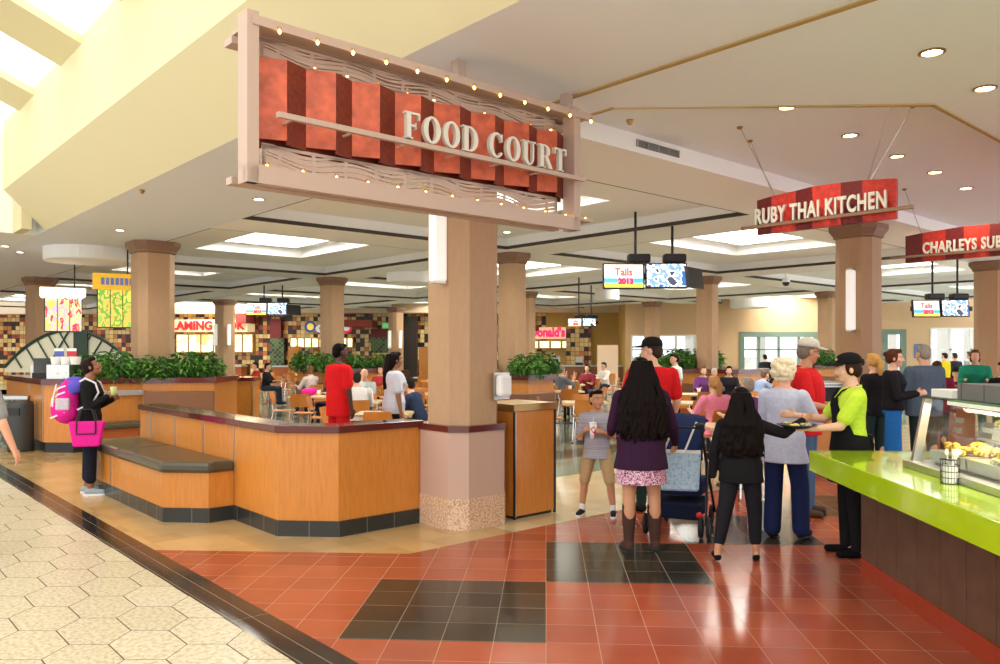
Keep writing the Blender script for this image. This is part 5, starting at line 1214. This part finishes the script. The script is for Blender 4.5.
near = [(P(738, 426, .75), .05, 'just left of the girl in black', 'SW'), (P(385, 413, .75), .1, 'between the red man and the white blouse woman', 'WSE'),
        (P(312, 396, .75), .05, 'left of the man in red, near', 'SWNE'), (P(585, 402, .75), 0, 'beyond the boy with the drink', 'SNW'),
        (P(694, 394, .75), .1, 'right of the red capped man', 'SEW'), (P(640, 391, .75), .0, 'hidden behind the long haired woman', 'SN'),
        (P(565, 391, .75), .1, 'right of the middle planter', 'SEW'), (P(766, 398, .75), .1, 'behind the white haired woman', 'WN')]
for (x, y), rz, d, sd in near: table_set(x, y, rz, d, sd)
colsxy = [(UV(12.06, 11.07), 1.9), (UV(19.4, 11.2), 2.1), (UV(12.6, 18.6), 2.3), (UV(13.0, 26.0), 1.8), (UV(5.66, 12.75), 1.3), (UV(5.93, 20.18), 1.3), (UV(19.49, 18.58), 1.1), (UV(20.06, 26.2), 1.1), (UV(15.28, 5.2), 2.6), (UV(24.67, 5), 2), (UV(30.46, 12.6), 1.2), (UV(30.8, 20.9), 1.2)]
rows_n = ['first', 'second', 'third', 'fourth', 'fifth', 'sixth', 'seventh', 'eighth']; ordn = ['first', 'second', 'third', 'fourth', 'fifth', 'sixth', 'seventh', 'eighth', 'ninth', 'tenth', 'eleventh', 'twelfth']
r_i = 0
for yy in (14.6, 17.2, 19.8, 22.4, 25.0, 28.0, 31.0):
    n_i = 0; x = -yy*.52
    while x < yy*.40:
        ok = x > -10.5 and all(math.hypot(x-c[0], yy-c[1]) > r for c, r in colsxy) and all(math.hypot(x-c[0], yy-c[1]) > 1.75 for c in OCC)
        pxx = 500+FPX*math.tan(math.atan2(x, yy)+CAM_YAW)
        if ok and not (430 < pxx < 492) and 240 < pxx < 800 and toUV((x, yy))[0] > 7.6 and toUV((x, yy))[1] > 6.8:
            table_set(x, yy, .08, '%s from left in the %s open row back' % (ordn[n_i], rows_n[r_i]), 'SNEW' if yy < 26 else 'SEW'); n_i += 1
        x += 2.05
    r_i += 1

# ------------------------------------------------------------------ SEATED AND DISTANT PEOPLE
SIT = (((-.12, 1, -.02), (0, .05, -1)), ((.12, 1, -.02), (0, .05, -1)))
EAT = (((-.15, .55, -.8), (.2, .9, .15)), ((.15, .55, -.8), (-.2, .9, .15)))
REST = (((-.15, .35, -.9), (.1, .9, .0)), ((.15, .35, -.9), (-.1, .9, .0)))
def seated(label, px, Z, rz, hair, tc, female=False, sk='fair', arms=EAT, H=1.68, lean=.1, hat=None, w=1.0, bench=False, bc=(50, 56, 70), tn=None, drop=0.0):
    p = W(px, Z)
    if not bench: chair_at(p[0], p[1], rz, 'wood chair under the %s' % label.split(' seated')[0].split(' sitting')[0])
    person(label, (p[0]+.02*math.sin(rz), p[1]-.02*math.cos(rz), 0), rz, H, w, sk, hair, dict(n='c%d_%d_%d' % tc, c=tc, sleeve='short' if female is None else 'mid', hem=-.1), dict(n='c%d_%d_%d' % bc, c=bc), dict(n='black', c=(30, 30, 30)),
           arms=arms, legs=SIT, lean=lean, female=bool(female), far=True, voxel=.014 if Z < 15 else .02, seat=.555, hat=hat)
seated('woman in pink shirt with blond ponytail seated back to us', 716, 11.6, .35, ('pony', (176, 130, 80), .22), (236, 140, 168), True, w=1.15)
seated('older person in purple top seated between the girl and white haired woman', 750, 10.9, .5, ('short', (150, 140, 126)), (110, 60, 120), True)
seated('man in grey shirt seated with hands to his face past the boy', 560, 19.9, -.9, ('short', (150, 130, 120)), (110, 116, 130), False, arms=(((-.1, .7, -.5), (.2, .3, 1)), ((.1, .7, -.5), (-.2, .3, 1))))
seated('man in white shirt seated near the pink stall sign', 605, 26, 2.2, ('short', (60, 50, 44)), (236, 234, 230))
seated('woman in purple seated left of three at the window planter', 703, 19.6, PI, ('bob', (130, 90, 60)), (110, 60, 120), True, bench=False)
seated('small figure in white hood seated middle of three by the planter', 714, 19.8, PI, ('short', (220, 216, 210)), (230, 228, 230), True, H=1.55)
seated('dark haired woman in black seated right of three by the planter', 729, 19.6, PI-.2, ('long', (40, 28, 24), .3, .1), (40, 38, 44), True)
seated('man in pale blue shirt leaning seated left of the white haired woman', 756, 18, -1.2, ('short', (120, 96, 80)), (150, 170, 206), lean=.45)
seated('woman in dark top seated by the low planter left of the red man', 336, 17.2, 2.6, ('long', (36, 26, 24), .3, .09), (56, 60, 66), True)
seated('bald man in pale shirt seated right behind the red man', 365, 16.8, PI, ('bald', (150, 120, 100)), (196, 206, 206), sk='pink')
seated('person in white tee seated just right behind the red man', 357, 13.9, .3, ('short', (50, 40, 36)), (232, 230, 228), w=1.15)
seated('person in dark blue top seated touching the main column edge', 421, 12.6, 1.3, ('short', (40, 34, 30)), (44, 56, 84), lean=.4)
seated('girl in red and white top seated right of the white blouse', 408, 15.2, 1.4, ('bob', (70, 44, 34)), (206, 120, 110), True)
seated('woman with red top seated at the back left of the column', 381, 20.4, PI, ('bob', (60, 40, 34)), (180, 60, 60), True)
seated('woman in pale top seated far left of the red man', 311, 20.2, .9, ('bob', (120, 86, 56)), (216, 196, 190), True)
seated('person in black jacket sitting before the flaming stall', 266, 24.5, -1.5, ('short', (30, 24, 24)), (40, 36, 40))
seated('person in red jacket sitting beside the black jacket far left', 257, 26, 2.2, ('short', (60, 40, 34)), (180, 50, 44))
seated('woman with dark bob seated near the far pink sign', 588, 22.5, 2.8, ('bob', (60, 44, 36)), (120, 40, 50), True)
# people at the right beyond the counter
def standing(label, px, Z, rz, hair, tc, H=1.7, female=False, bc=(50, 56, 70), hat=None, w=1.0, vox=.014, arms=None, sk='fair'):
    p = W(px, Z); return person(label, (p[0], p[1], 0), rz, H, w, sk, hair, dict(n='c%d_%d_%d' % tc, c=tc, sleeve='long', hem=-.12, loose=.02), dict(n='c%d_%d_%d' % bc, c=bc), dict(n='black', c=(30, 30, 30)), far=True, voxel=vox, female=female, hat=hat, arms=arms)
standing('woman in green top leaning at the divider counter at the right', 975, 14.3, 2.7, ('bob', (110, 70, 50)), (34, 140, 110), H=1.70, female=True, w=1.1, arms=EAT)
standing('person in black cut by the right edge of the photo', 1003, 12.6, 2.2, ('short', (30, 26, 26)), (30, 30, 34), H=1.5)
standing('person in maroon top just right of the slate jacket man', 937, 12.4, -.6, ('short', (80, 50, 40)), (128, 34, 60), H=1.52, w=1.1)
seated('person in maroon top and dark cap seated below the yellow jacket', 957, 16.5, 2.6, ('short', (40, 30, 28)), (96, 28, 44), H=1.72, bench=True, hat=('cap', (40, 36, 40)))
standing('distant person in yellow and black jacket before the far right window', 945, 25, .6, ('short', (60, 40, 34)), (226, 206, 40), H=1.62)
standing('distant person in dark jacket right of the yellow jacket', 955, 25.5, .2, ('short', (70, 60, 56)), (50, 52, 62), H=1.62)
standing('distant person in pale grey jacket before the far right window', 970, 26, .4, ('short', (90, 84, 80)), (186, 186, 190), H=1.66)
standing('distant dark figure by the window left of the green doors', 765, 27.5, .2, ('short', (36, 30, 30)), (40, 48, 56), H=1.56)
standing('stall worker in dark blue behind the pink sign stall counter', 553, 33, PI, ('short', (36, 30, 30)), (40, 46, 100), H=1.62, vox=.02)
seated('small distant figure in dark top by the green double doors', 780, 24.2, .2, ('short', (40, 34, 34)), (60, 66, 80), H=1.6)
# brown dividing counter for them
p = W(957, 13.3); t = thing('divider_counter', 'brown topped divider counter in front of the woman in green', 'counter', (p[0], p[1], 0), CAM_YAW)
b = MB(); b.box(-.32, .22, -.15, .15, 0, 1.06); b.build('panel', M_woodd, t); b = MB(); b.box(-.36, .26, -.2, .2, 1.06, 1.11); b.build('counter_top', M_vinylb, t)
# waste / tray station behind the man in the red polo
p = W(829, 10.9); t = thing('waste_station', 'wooden waste station with steel top and dark slot left of the worker', 'cabinet', (p[0], p[1], 0), CAM_YAW+.02)
b = MB(); b.box(-.30, .42, 0, .6, .08, .98); b.box(-.30, -.235, 0, .6, .98, 1.22); b.box(.18, .42, 0, .6, .98, 1.22); b.box(-.235, .18, .12, .6, .98, 1.22); b.build('body', M_woodd, t)
b = MB(); b.box(-.32, .24, -.02, .62, 1.22, 1.26); b.build('top', M_steel, t, bevel=.01); b = MB(); b.box(-.235, .18, .10, .118, .99, 1.21); b.build('waste_slot', M_black, t)
b = MB()
for (xa, xb, za, zb) in ((-.29, .23, 1.19, 1.215), (-.29, .23, .95, .98), (-.29, -.24, .98, 1.19), (.185, .23, .98, 1.19)): b.box(xa, xb, -.012, .0, za, zb)
b.build('slot_frame', M_alu, t); b = MB(); b.box(-.28, .22, -.012, 0, .12, .92); b.build('door', M_wood, t)
b = MB(); b.box(-.27, .4, .02, .58, 0, .08); b.build('plinth', M_black, t)
# laptop and drinks on a few tables
def small_cup(p, label):
    q = thing('drink_cup', label, 'cup', p, 0); b = MB(); b.lathe([(.001, 0), (.03, 0), (.042, .12), (.001, .12)], 12); b.build('cup', M_paper, q, smooth=True); b = MB(); b.lathe([(.044, .12), (.044, .13), (.001, .135)], 12); b.build('lid', mat('lid_red', (200, 60, 60), .5), q)
for k, (i_, lab) in enumerate([(0, 'paper cup on the table just left of the girl in black'), (1, 'paper cup on the table by the white blouse woman'), (2, 'paper cup on the near table left of the red man'), (4, 'paper cup on the table right of the red capped man'), (6, 'paper cup on the table right of the middle planter')]):
    x, y = near[i_][0]; small_cup((x+.12, y+.08, .755), lab)
x, y = near[2][0]; b = MB(); b.ell((0, 0, .07), (.17, .11, .08)); b.ell((.1, .02, .1), (.08, .07, .06)); o = fuse(b, 'pink_bag', M_pink, None, .014, 1); p_ = W(240, 22); 
o.location = (OCC[2][0]-.1, OCC[2][1]+.1, .757); tag(o, 'crumpled pink bag on the near table left of the red man', 'bag')
# ------------------------------------------------------------------ FOOD STALLS ALONG THE FAR LEFT WALL
YS = YL
def zpx(py, Y=YS): return CAM_H+(351-py)/FPX*Y*.985
def onwall(px, Y=YS): return xpx(px, Y)
M_menu = stripes_mat('menu_lightbox', [(255, 250, 220), (255, 232, 150), (255, 252, 236), (250, 206, 110)], (1.2, 1, 2.2), 1.5, 2)
M_redsig = mat('sign_red_glow', (222, 34, 40), .4, emit=.8); M_cream_sig = mat('sign_cream', (246, 222, 168), .5, emit=.35); M_pinkred = mat('sign_pink_glow', (240, 30, 90), .4, emit=1.2)
def lightbox(px0, px1, py0, py1, label, n=3, Y=YS-.35):
    x0, x1, z1, z0 = onwall(px0, Y), onwall(px1, Y), zpx(py0, Y), zpx(py1, Y)
    t = thing('menu_lightbox', label, 'menu board', (x0, Y, z0), 0)
    b = MB(); b.box(0, x1-x0, 0, .345, 0, z1-z0); b.build('housing', M_brass, t)
    w_ = (x1-x0)/n
    for k in range(n): b = MB(); b.box(k*w_+.05, (k+1)*w_-.05, -.01, 0, .06, z1-z0-.06); b.build('menu_panel', M_menu, t)
    return t
def stall(px0, px1, label):
    x0, x1 = onwall(px0), onwall(px1); t = thing('stall_counter', label, 'counter', (x0, YS-1.9, 0), 0)
    b = MB(); b.box(0, x1-x0, 0, .7, 0, .95); b.build('front', M_woodd, t); b = MB(); b.box(-.03, x1-x0+.03, -.04, .74, .95, 1.0); b.build('counter_top', M_steel, t); return t
t = thing('stall_sign', 'red lettering FLAMING WOK on a cream band behind the left columns', 'sign', (0, YS-.9, 0), 0)
x0, x1 = onwall(172, YS-.9), onwall(248, YS-.9)
b = MB(); b.box(x0, x1, -.10, .9, zpx(331, YS-.9), zpx(318.5, YS-.9)); b.build('band', M_cream_sig, t)
text_mesh('FLAMING WOK', .56, .05, M_redsig, 'lettering', t, ((x0+x1)/2-.18, -.14, zpx(325, YS-.9)), xs=.98, bold=.022)
lightbox(176, 226, 333, 353, 'long glowing menu board under the red stall lettering at the left', 4); lightbox(232, 253, 333, 353, 'short glowing menu board right of the column under the lettering', 2)
stall(172, 256, 'stall counter beneath the red lettering at the far left')
lightbox(290, 326, 337, 348, 'row of small menu boards left of the slim column', 5); lightbox(341, 353, 337, 348, 'small menu board right of the slim column', 2)
stall(286, 360, 'stall counter beneath the small menu boards behind the red man')
# oval stall logos (plain)
def logo(px0, px1, py0, py1, c1, c2, label):
    Y = YS-.4; Y = YS+.0; xc = onwall((px0+px1)/2, Y); zc = (zpx(py0, Y)+zpx(py1, Y))/2; rx = (onwall(px1, Y)-onwall(px0, Y))/2; rz_ = (zpx(py0, Y)-zpx(py1, Y))/2
    t = thing('stall_logo', label, 'sign', (xc, Y, zc), 0)
    R_ = Matrix.Rotation(PI/2, 4, 'X'); b = MB(); b.lathe([(.001, 0), (1, 0), (1, .1), (.001, .1)], 28, T=Matrix.Diagonal((rx, 1, rz_, 1)) @ R_); b.build('board', c1, t)
    b = MB(); b.lathe([(.001, 0), (.6, 0), (.6, .13), (.001, .13)], 24, T=Matrix.Translation((rx*.1, 0, 0)) @ Matrix.Diagonal((rx, 1, rz_, 1)) @ R_); b.build('emblem', c2, t)
logo(305, 316, 320, 332, mat('logo_blue', (60, 90, 150), .5, emit=.2), mat('logo_yellow', (240, 210, 90), .5, emit=.4), 'blue and yellow oval stall logo left of the slim column')
logo(316, 332, 323, 333, mat('logo_white', (226, 226, 232), .5, emit=.3), mat('logo_blue', (60, 90, 150), .5, emit=.2), 'white and blue stall logo touching the slim column')
logo(341, 352, 321, 333, mat('logo_red', (214, 40, 60), .5, emit=.5), mat('logo_white', (226, 226, 232), .5, emit=.3), 'red and white stall logo right of the slim column')
# dark doorway panels, awnings
def panel(px0, px1, py0, py1, m, name, label, cat, Y=YS-.3, d=.3):
    b = MB(); b.box(onwall(px0, Y), onwall(px1, Y), Y-.02, Y+d-.04, max(0, zpx(py1, Y)), zpx(py0, Y)); o = b.build(name, m); tag(o, label, cat); return o
M_dgreen = tile_mat('dark_green_lattice', [(30, 52, 40), (70, 96, 60)], (120, 130, 80), .16, .02, .5, rot=.78, axes='xz')
panel(270, 284, 338, 420, M_dgreen, 'lattice_panel', 'dark green lattice panel left of the wooden pillar', 'panel'); panel(371, 390, 337, 353, M_dgreen, 'lattice_panel', 'dark green lattice panel below the exit sign', 'panel')
panel(371, 392, 328, 337, mat('awning_maroon', (120, 40, 40), .7), 'awning', 'maroon awning below the green exit sign', 'awning'); panel(270, 281, 318, 338, mat('banner_maroon', (110, 30, 30), .7), 'banner', 'tall maroon banner above the left lattice panel', 'banner')
panel(372, 392, 353, 420, mat('yellow_panel', (226, 186, 90), .6), 'panel', 'yellow stall front below the right lattice panel', 'panel')
panel(288, 299, 346, 420, M_wood, 'wood_pillar', 'round honey wood pillar at the stalls left of the red man', 'pillar', YS-2.6, .5); panel(402, 417, 316, 420, mat('dark_gate', (44, 36, 30), .6), 'dark_opening', 'tall dark doorway behind the white blouse woman', 'doorway', YS-.7, .3)
panel(419, 428, 347, 420, M_wood, 'wood_pillar', 'honey wood pillar at the stalls left of the main column', 'pillar', YS-2.6, .5)
panel(236, 246, 313, 322, mat('small_maroon', (130, 44, 40), .6), 'small_sign', 'small dark red square sign right of the left lit column', 'sign', YS-1.3, 1.34)
panel(344, 372, 319, 326, mat('small_redbrown', (150, 60, 44), .6), 'small_sign', 'dark red stepped sign left of the exit sign', 'sign', YS-1.2, 1.24)
# exit sign
xe = onwall(387, YS-1.0); t = thing('exit_sign', 'small green EXIT sign above the maroon awning', 'sign', (xe, YS-1.0, zpx(325, YS-1)), 0)
b = MB(); b.box(-.22, .22, 0, .06, -.13, .13); b.build('housing', mat('exit_green', (70, 200, 100), .5, emit=.7), t); text_mesh('EXIT', .2, .01, M_paper, 'lettering', t, (0, -.008, 0), bold=.004)
# mcdonald's stall in the recess beyond the slim columns
YM = YL-.62
t = thing('stall_sign', "pink red lettering McDonald's on a cream band, partly behind the slim columns", 'sign', (0, YM, 0), 0)
x0, x1 = onwall(514, YM), onwall(567, YM)
b = MB(); b.box(x0, x1, -.12, .02, zpx(339, YM), zpx(327, YM)); b.build('band', M_cream_sig, t)
text_mesh("McDonald's", .58, .05, M_pinkred, 'lettering', t, ((x0+x1)/2+.05, -.16, zpx(332.5, YM)), xs=.80, bold=.03)
lightbox(516, 573, 340, 349, 'glowing yellow menu boards under the pink stall lettering', 5, YM-.2)
p0 = onwall(520, YM); t = thing('stall_counter', 'stall counter with brown front below the pink lettering', 'counter', (p0, YM-2.4, 0), 0)
b = MB(); b.box(0, 4.6, 0, .7, 0, 1.0); b.build('front', mat('brown_laminate', (120, 74, 50), .4), t); b = MB(); b.box(-.05, 4.65, -.05, .75, 1.0, 1.06); b.build('counter_top', M_steel, t)
for k in range(4):
    q = thing('till', 'small till on the pink stall counter, %s from the left' % ordn[k], 'till', (p0+.7+k*1.0, YM-2.2, 1.06), 0); b = MB(); b.box(-.16, .16, 0, .3, 0, .12); b.build('base', M_black, q); b = MB(); b.box(-.16, .16, .1, .13, .12, .38); b.build('screen', M_steel, q)
x0, x1 = onwall(566, YM-.3), onwall(591, YM-.3); b = MB(); b.box(0, x1-x0, 0, .3, 0, zpx(319, YM-.3)); o = b.build('mosaic_pier', M_mos, None, (x0, YM-.35, 0)); tag(o, 'mosaic covered pier right of the pink stall lettering', 'pier')
x0 = onwall(530, YM-.5); panel(530, 539, 325, 331, mat('small_maroon', (130, 44, 40), .6), 'small_sign', 'small dark red square sign over the start of the pink lettering', 'sign', YM-.45, .5)
panel(598, 618, 345, 420, mat('rack_cream', (230, 200, 170), .6), 'display_rack', 'cream display rack with pink cards by the far corner', 'rack', 33.0, .5)
x0 = xpx(893, YB); panel(914, 922, 344, 358, mat('poster_blue', (60, 110, 180), .6), 'poster', 'small blue and white poster on the tan wall left of the far right window', 'poster', YB-.02, .03)

# ------------------------------------------------------------------ LEFT KIOSK: arch, counter, boards, bin
ck = W(60, 17.0)
t = thing('kiosk_arch', 'cream arch with dark green slanted ribs over the left kiosk', 'arch', (W(70, 17.2)[0], W(70, 17.2)[1], 0), CAM_YAW)
b = MB(); n = 24; Wd = 1.42; pts_ = [(-Wd+2*Wd*k/n, 1.34+.80*(1-(-1+2*k/n)**2)) for k in range(n+1)]
for k in range(n): b.add([(x, y, z) for y in (0, .02) for x, z in ((pts_[k][0], 1.225), (pts_[k+1][0], 1.225), (pts_[k+1][0], pts_[k+1][1]), (pts_[k][0], pts_[k][1]))], [(0, 1, 2, 3), (7, 6, 5, 4), (3, 2, 6, 7), (0, 4, 5, 1)])
b.build('panel', mat('arch_cream', (226, 224, 200), .6), t)
b = MB(); b.tube([(x, -.01, z) for x, z in pts_], .035, 6); b.build('rim', mat('arch_green', (34, 62, 46), .5), t)
for k in range(10):
    x0 = -1.2+k*.24
    if .0 < x0 < .45: continue
    zt = 1.36+.80*(1-(x0/Wd)**2); dx = .30 if x0 < 0 else -.30; zb = max(1.32, zt-.62)
    b = MB(); b.tube([(x0, -.02, zt), (x0+dx*(zt-zb)/.62*1.2, -.02, zb)], .018, 5); b.build('slanted_rib', MATS['arch_green'], t)
b = MB(); b.box(.10, .40, -.05, .0, 1.3, 2.14); b.build('center_panel', MATS['arch_green'], t)
# kiosk counter
p = W(14, 13.9); t = thing('kiosk_counter', 'grey topped kiosk counter at the left edge', 'counter', (p[0], p[1], 0), CAM_YAW)
b = MB(); b.box(-1.2, .22, 0, .38, 0, .84); b.build('front', stripes_mat('mural_front', [(96, 110, 100), (120, 136, 120), (90, 86, 78), (140, 150, 130)], (5, 5, 5), 0, 6), t); b = MB(); b.box(-1.25, .26, -.04, .42, .84, .90); b.build('counter_top', M_alu, t)
p = W(20.5, 13.35); t = thing('litter_bin', 'dark grey rounded litter bin at the left edge beside the planter', 'bin', (p[0], p[1], 0), CAM_YAW)
b = MB(); b.lathe([(.001, 0), (.19, 0), (.20, .04), (.20, .78), (.19, .84), (.001, .86)], 20); b.build('body', mat('bin_grey', (58, 60, 60), .5), t, smooth=True); b = MB(); b.box(-.1, .1, -.205, -.18, .62, .74); b.build('opening', M_black, t)
def kbox(px, py, Z, w_, h_, d, m, name, label, cat, parts=None):
    x, y = W(px, Z); z = CAM_H-(py-351)/FPX*Z; b = MB(); b.box(-w_/2, w_/2, 0, d, 0, h_); o = b.build(name, m, None, (x, y, z), CAM_YAW, bevel=.006); tag(o, label, cat); return o
# things standing on the planter-side service ledge (top z 1.22)
def ledge(u, v, w_, d, h_, m, name, label, cat, z=1.221, rz=R45-PI/2+.9):
    x, y = UV(u, v); b = MB(); b.box(-w_/2, w_/2, 0, d, 0, h_); o = b.build(name, m, None, (x, y, z), CAM_YAW, bevel=.005); tag(o, label, cat); return o
ledge(14.75, 3.25, .38, .22, .24, M_steel, 'steel_bin', 'steel box on the service ledge behind the woman with the backpack', 'box')
ledge(15.1, 3.25, .16, .02, .22, M_paper, 'notice_sheet', 'white notice sheet on the ledge left of the steel box', 'notice')
ledge(16.2, 3.2, .16, .02, .22, M_paper, 'notice_sheet', 'white notice sheet above the dark till at the left', 'notice')
x, y = UV(14.76, 3.3)
for k in range(3):
    b = MB(); b.lathe([(.001, 0), (.07, 0), (.09, .12), (.09, .13), (.001, .13)], 16); o = b.build('tub', M_paper, None, (x-.16+k*.17, y+.12, 1.221+.243)); tag(o, 'white tub on top of the steel box, %s of three' % ['left', 'middle', 'right'][k], 'tub', 'white tubs on the steel box')
for k in range(2):
    b = MB(); b.box(-.08, .08, 0, .01, 0, .14); b.m = 1; b.box(-.08, .08, -.004, 0, .09, .14); o = b.build('placard', [[mat('placard_blue', (70, 90, 170), .5), mat('placard_red', (190, 40, 60), .5)][k], M_paper], None, (x-.12+k*.22, y+.14, 1.221+.376), CAM_YAW); tag(o, ['blue', 'red'][k]+' placard standing over the white tubs', 'placard')
x, y = UV(15.9, 3.3); t = thing('till', 'dark till with tilted screen on the ledge at the left', 'till', (x, y, 1.221), CAM_YAW+.5)
b = MB(); b.box(-.2, .2, 0, .3, 0, .08); b.build('base', M_black, t); b = MB(); b.loft([[(-.18, .05, .08), (.18, .05, .08), (.18, .08, .08), (-.18, .08, .08)], [(-.18, .16, .34), (.18, .16, .34), (.18, .19, .34), (-.18, .19, .34)]]); b.build('screen', mat('till_screen', (60, 64, 70), .2), t)
# hanging glowing boards over the kiosk
def board(px0, px1, py0, py1, Z, rz, head_m, body_m, label, hz_=.2):
    x, y = W((px0+px1)/2, Z); z1 = CAM_H+(351-py0)/FPX*Z; z0 = CAM_H+(351-py1)/FPX*Z; w_ = (px1-px0)/FPX*Z/math.cos(rz)
    t = thing('hanging_menu_board', label, 'menu board', (x, y, 0), CAM_YAW+rz)
    b = MB(); b.box(-w_/2-.08, w_/2+.06, -.10, .10, z1-(z1-z0)*hz_, z1); b.build('header', head_m, t)
    n = 3
    for k in range(n): a = -w_/2+w_*k/n; b = MB(); b.box(a+.01, a+w_/n-.01, -.04, .02, z0, z1-(z1-z0)*hz_); b.build('menu_panel', body_m, t)
    b = MB(); b.box(-w_/2-.01, w_/2+.01, .021, .05, z0-.02, z1-(z1-z0)*hz_); b.build('frame', M_dframe, t)
    b = MB(); b.tube([(w_*.3, 0, z1), (w_*.3, 0, ZC)], .015, 6); b.build('hanging_rod', M_black, t); return t, w_, z0, z1
M_dframe = mat('dark_green_frame', (36, 60, 44), .5)
t, w_, z0, z1 = board(102, 131, 274, 327, 15.5, .55, mat('header_yellow', (244, 190, 50), .5, emit=.35), stripes_mat('menu_green', [(216, 210, 90), (120, 170, 70), (232, 190, 90), (150, 190, 90)], (7, 7, 5), .8, 3), 'yellow headed hanging menu board with green panels beside the left column', .30)
b = MB(); zt = z1-(z1-z0)*.15
for k in range(7): b.box(-w_*.42+k*w_*.125, -w_*.42+k*w_*.125+w_*.09, -.104, -.10, zt-.07, zt+.07)
b.build('header_marks', mat('header_blue', (110, 130, 190), .5, emit=.2), t)
t, w_, z0, z1 = board(50, 77, 288, 331, 16.0, .6, mat('header_glow', (255, 236, 206), .5, emit=1.6), stripes_mat('menu_pink', [(230, 150, 130), (216, 60, 90), (236, 210, 150), (190, 180, 200), (240, 200, 90)], (8, 8, 4), .8, 7), 'pink and white hanging menu board with scalloped bright top at the left', .2)
zt = z1-(z1-z0)*.2
for k in range(7): b = MB(); b.ell((-w_/2-.04+k*w_*.17, -.10, zt), (.055, .05, .05), n=10, m=6); b.build('scallop', MATS['header_glow'], t, smooth=True)
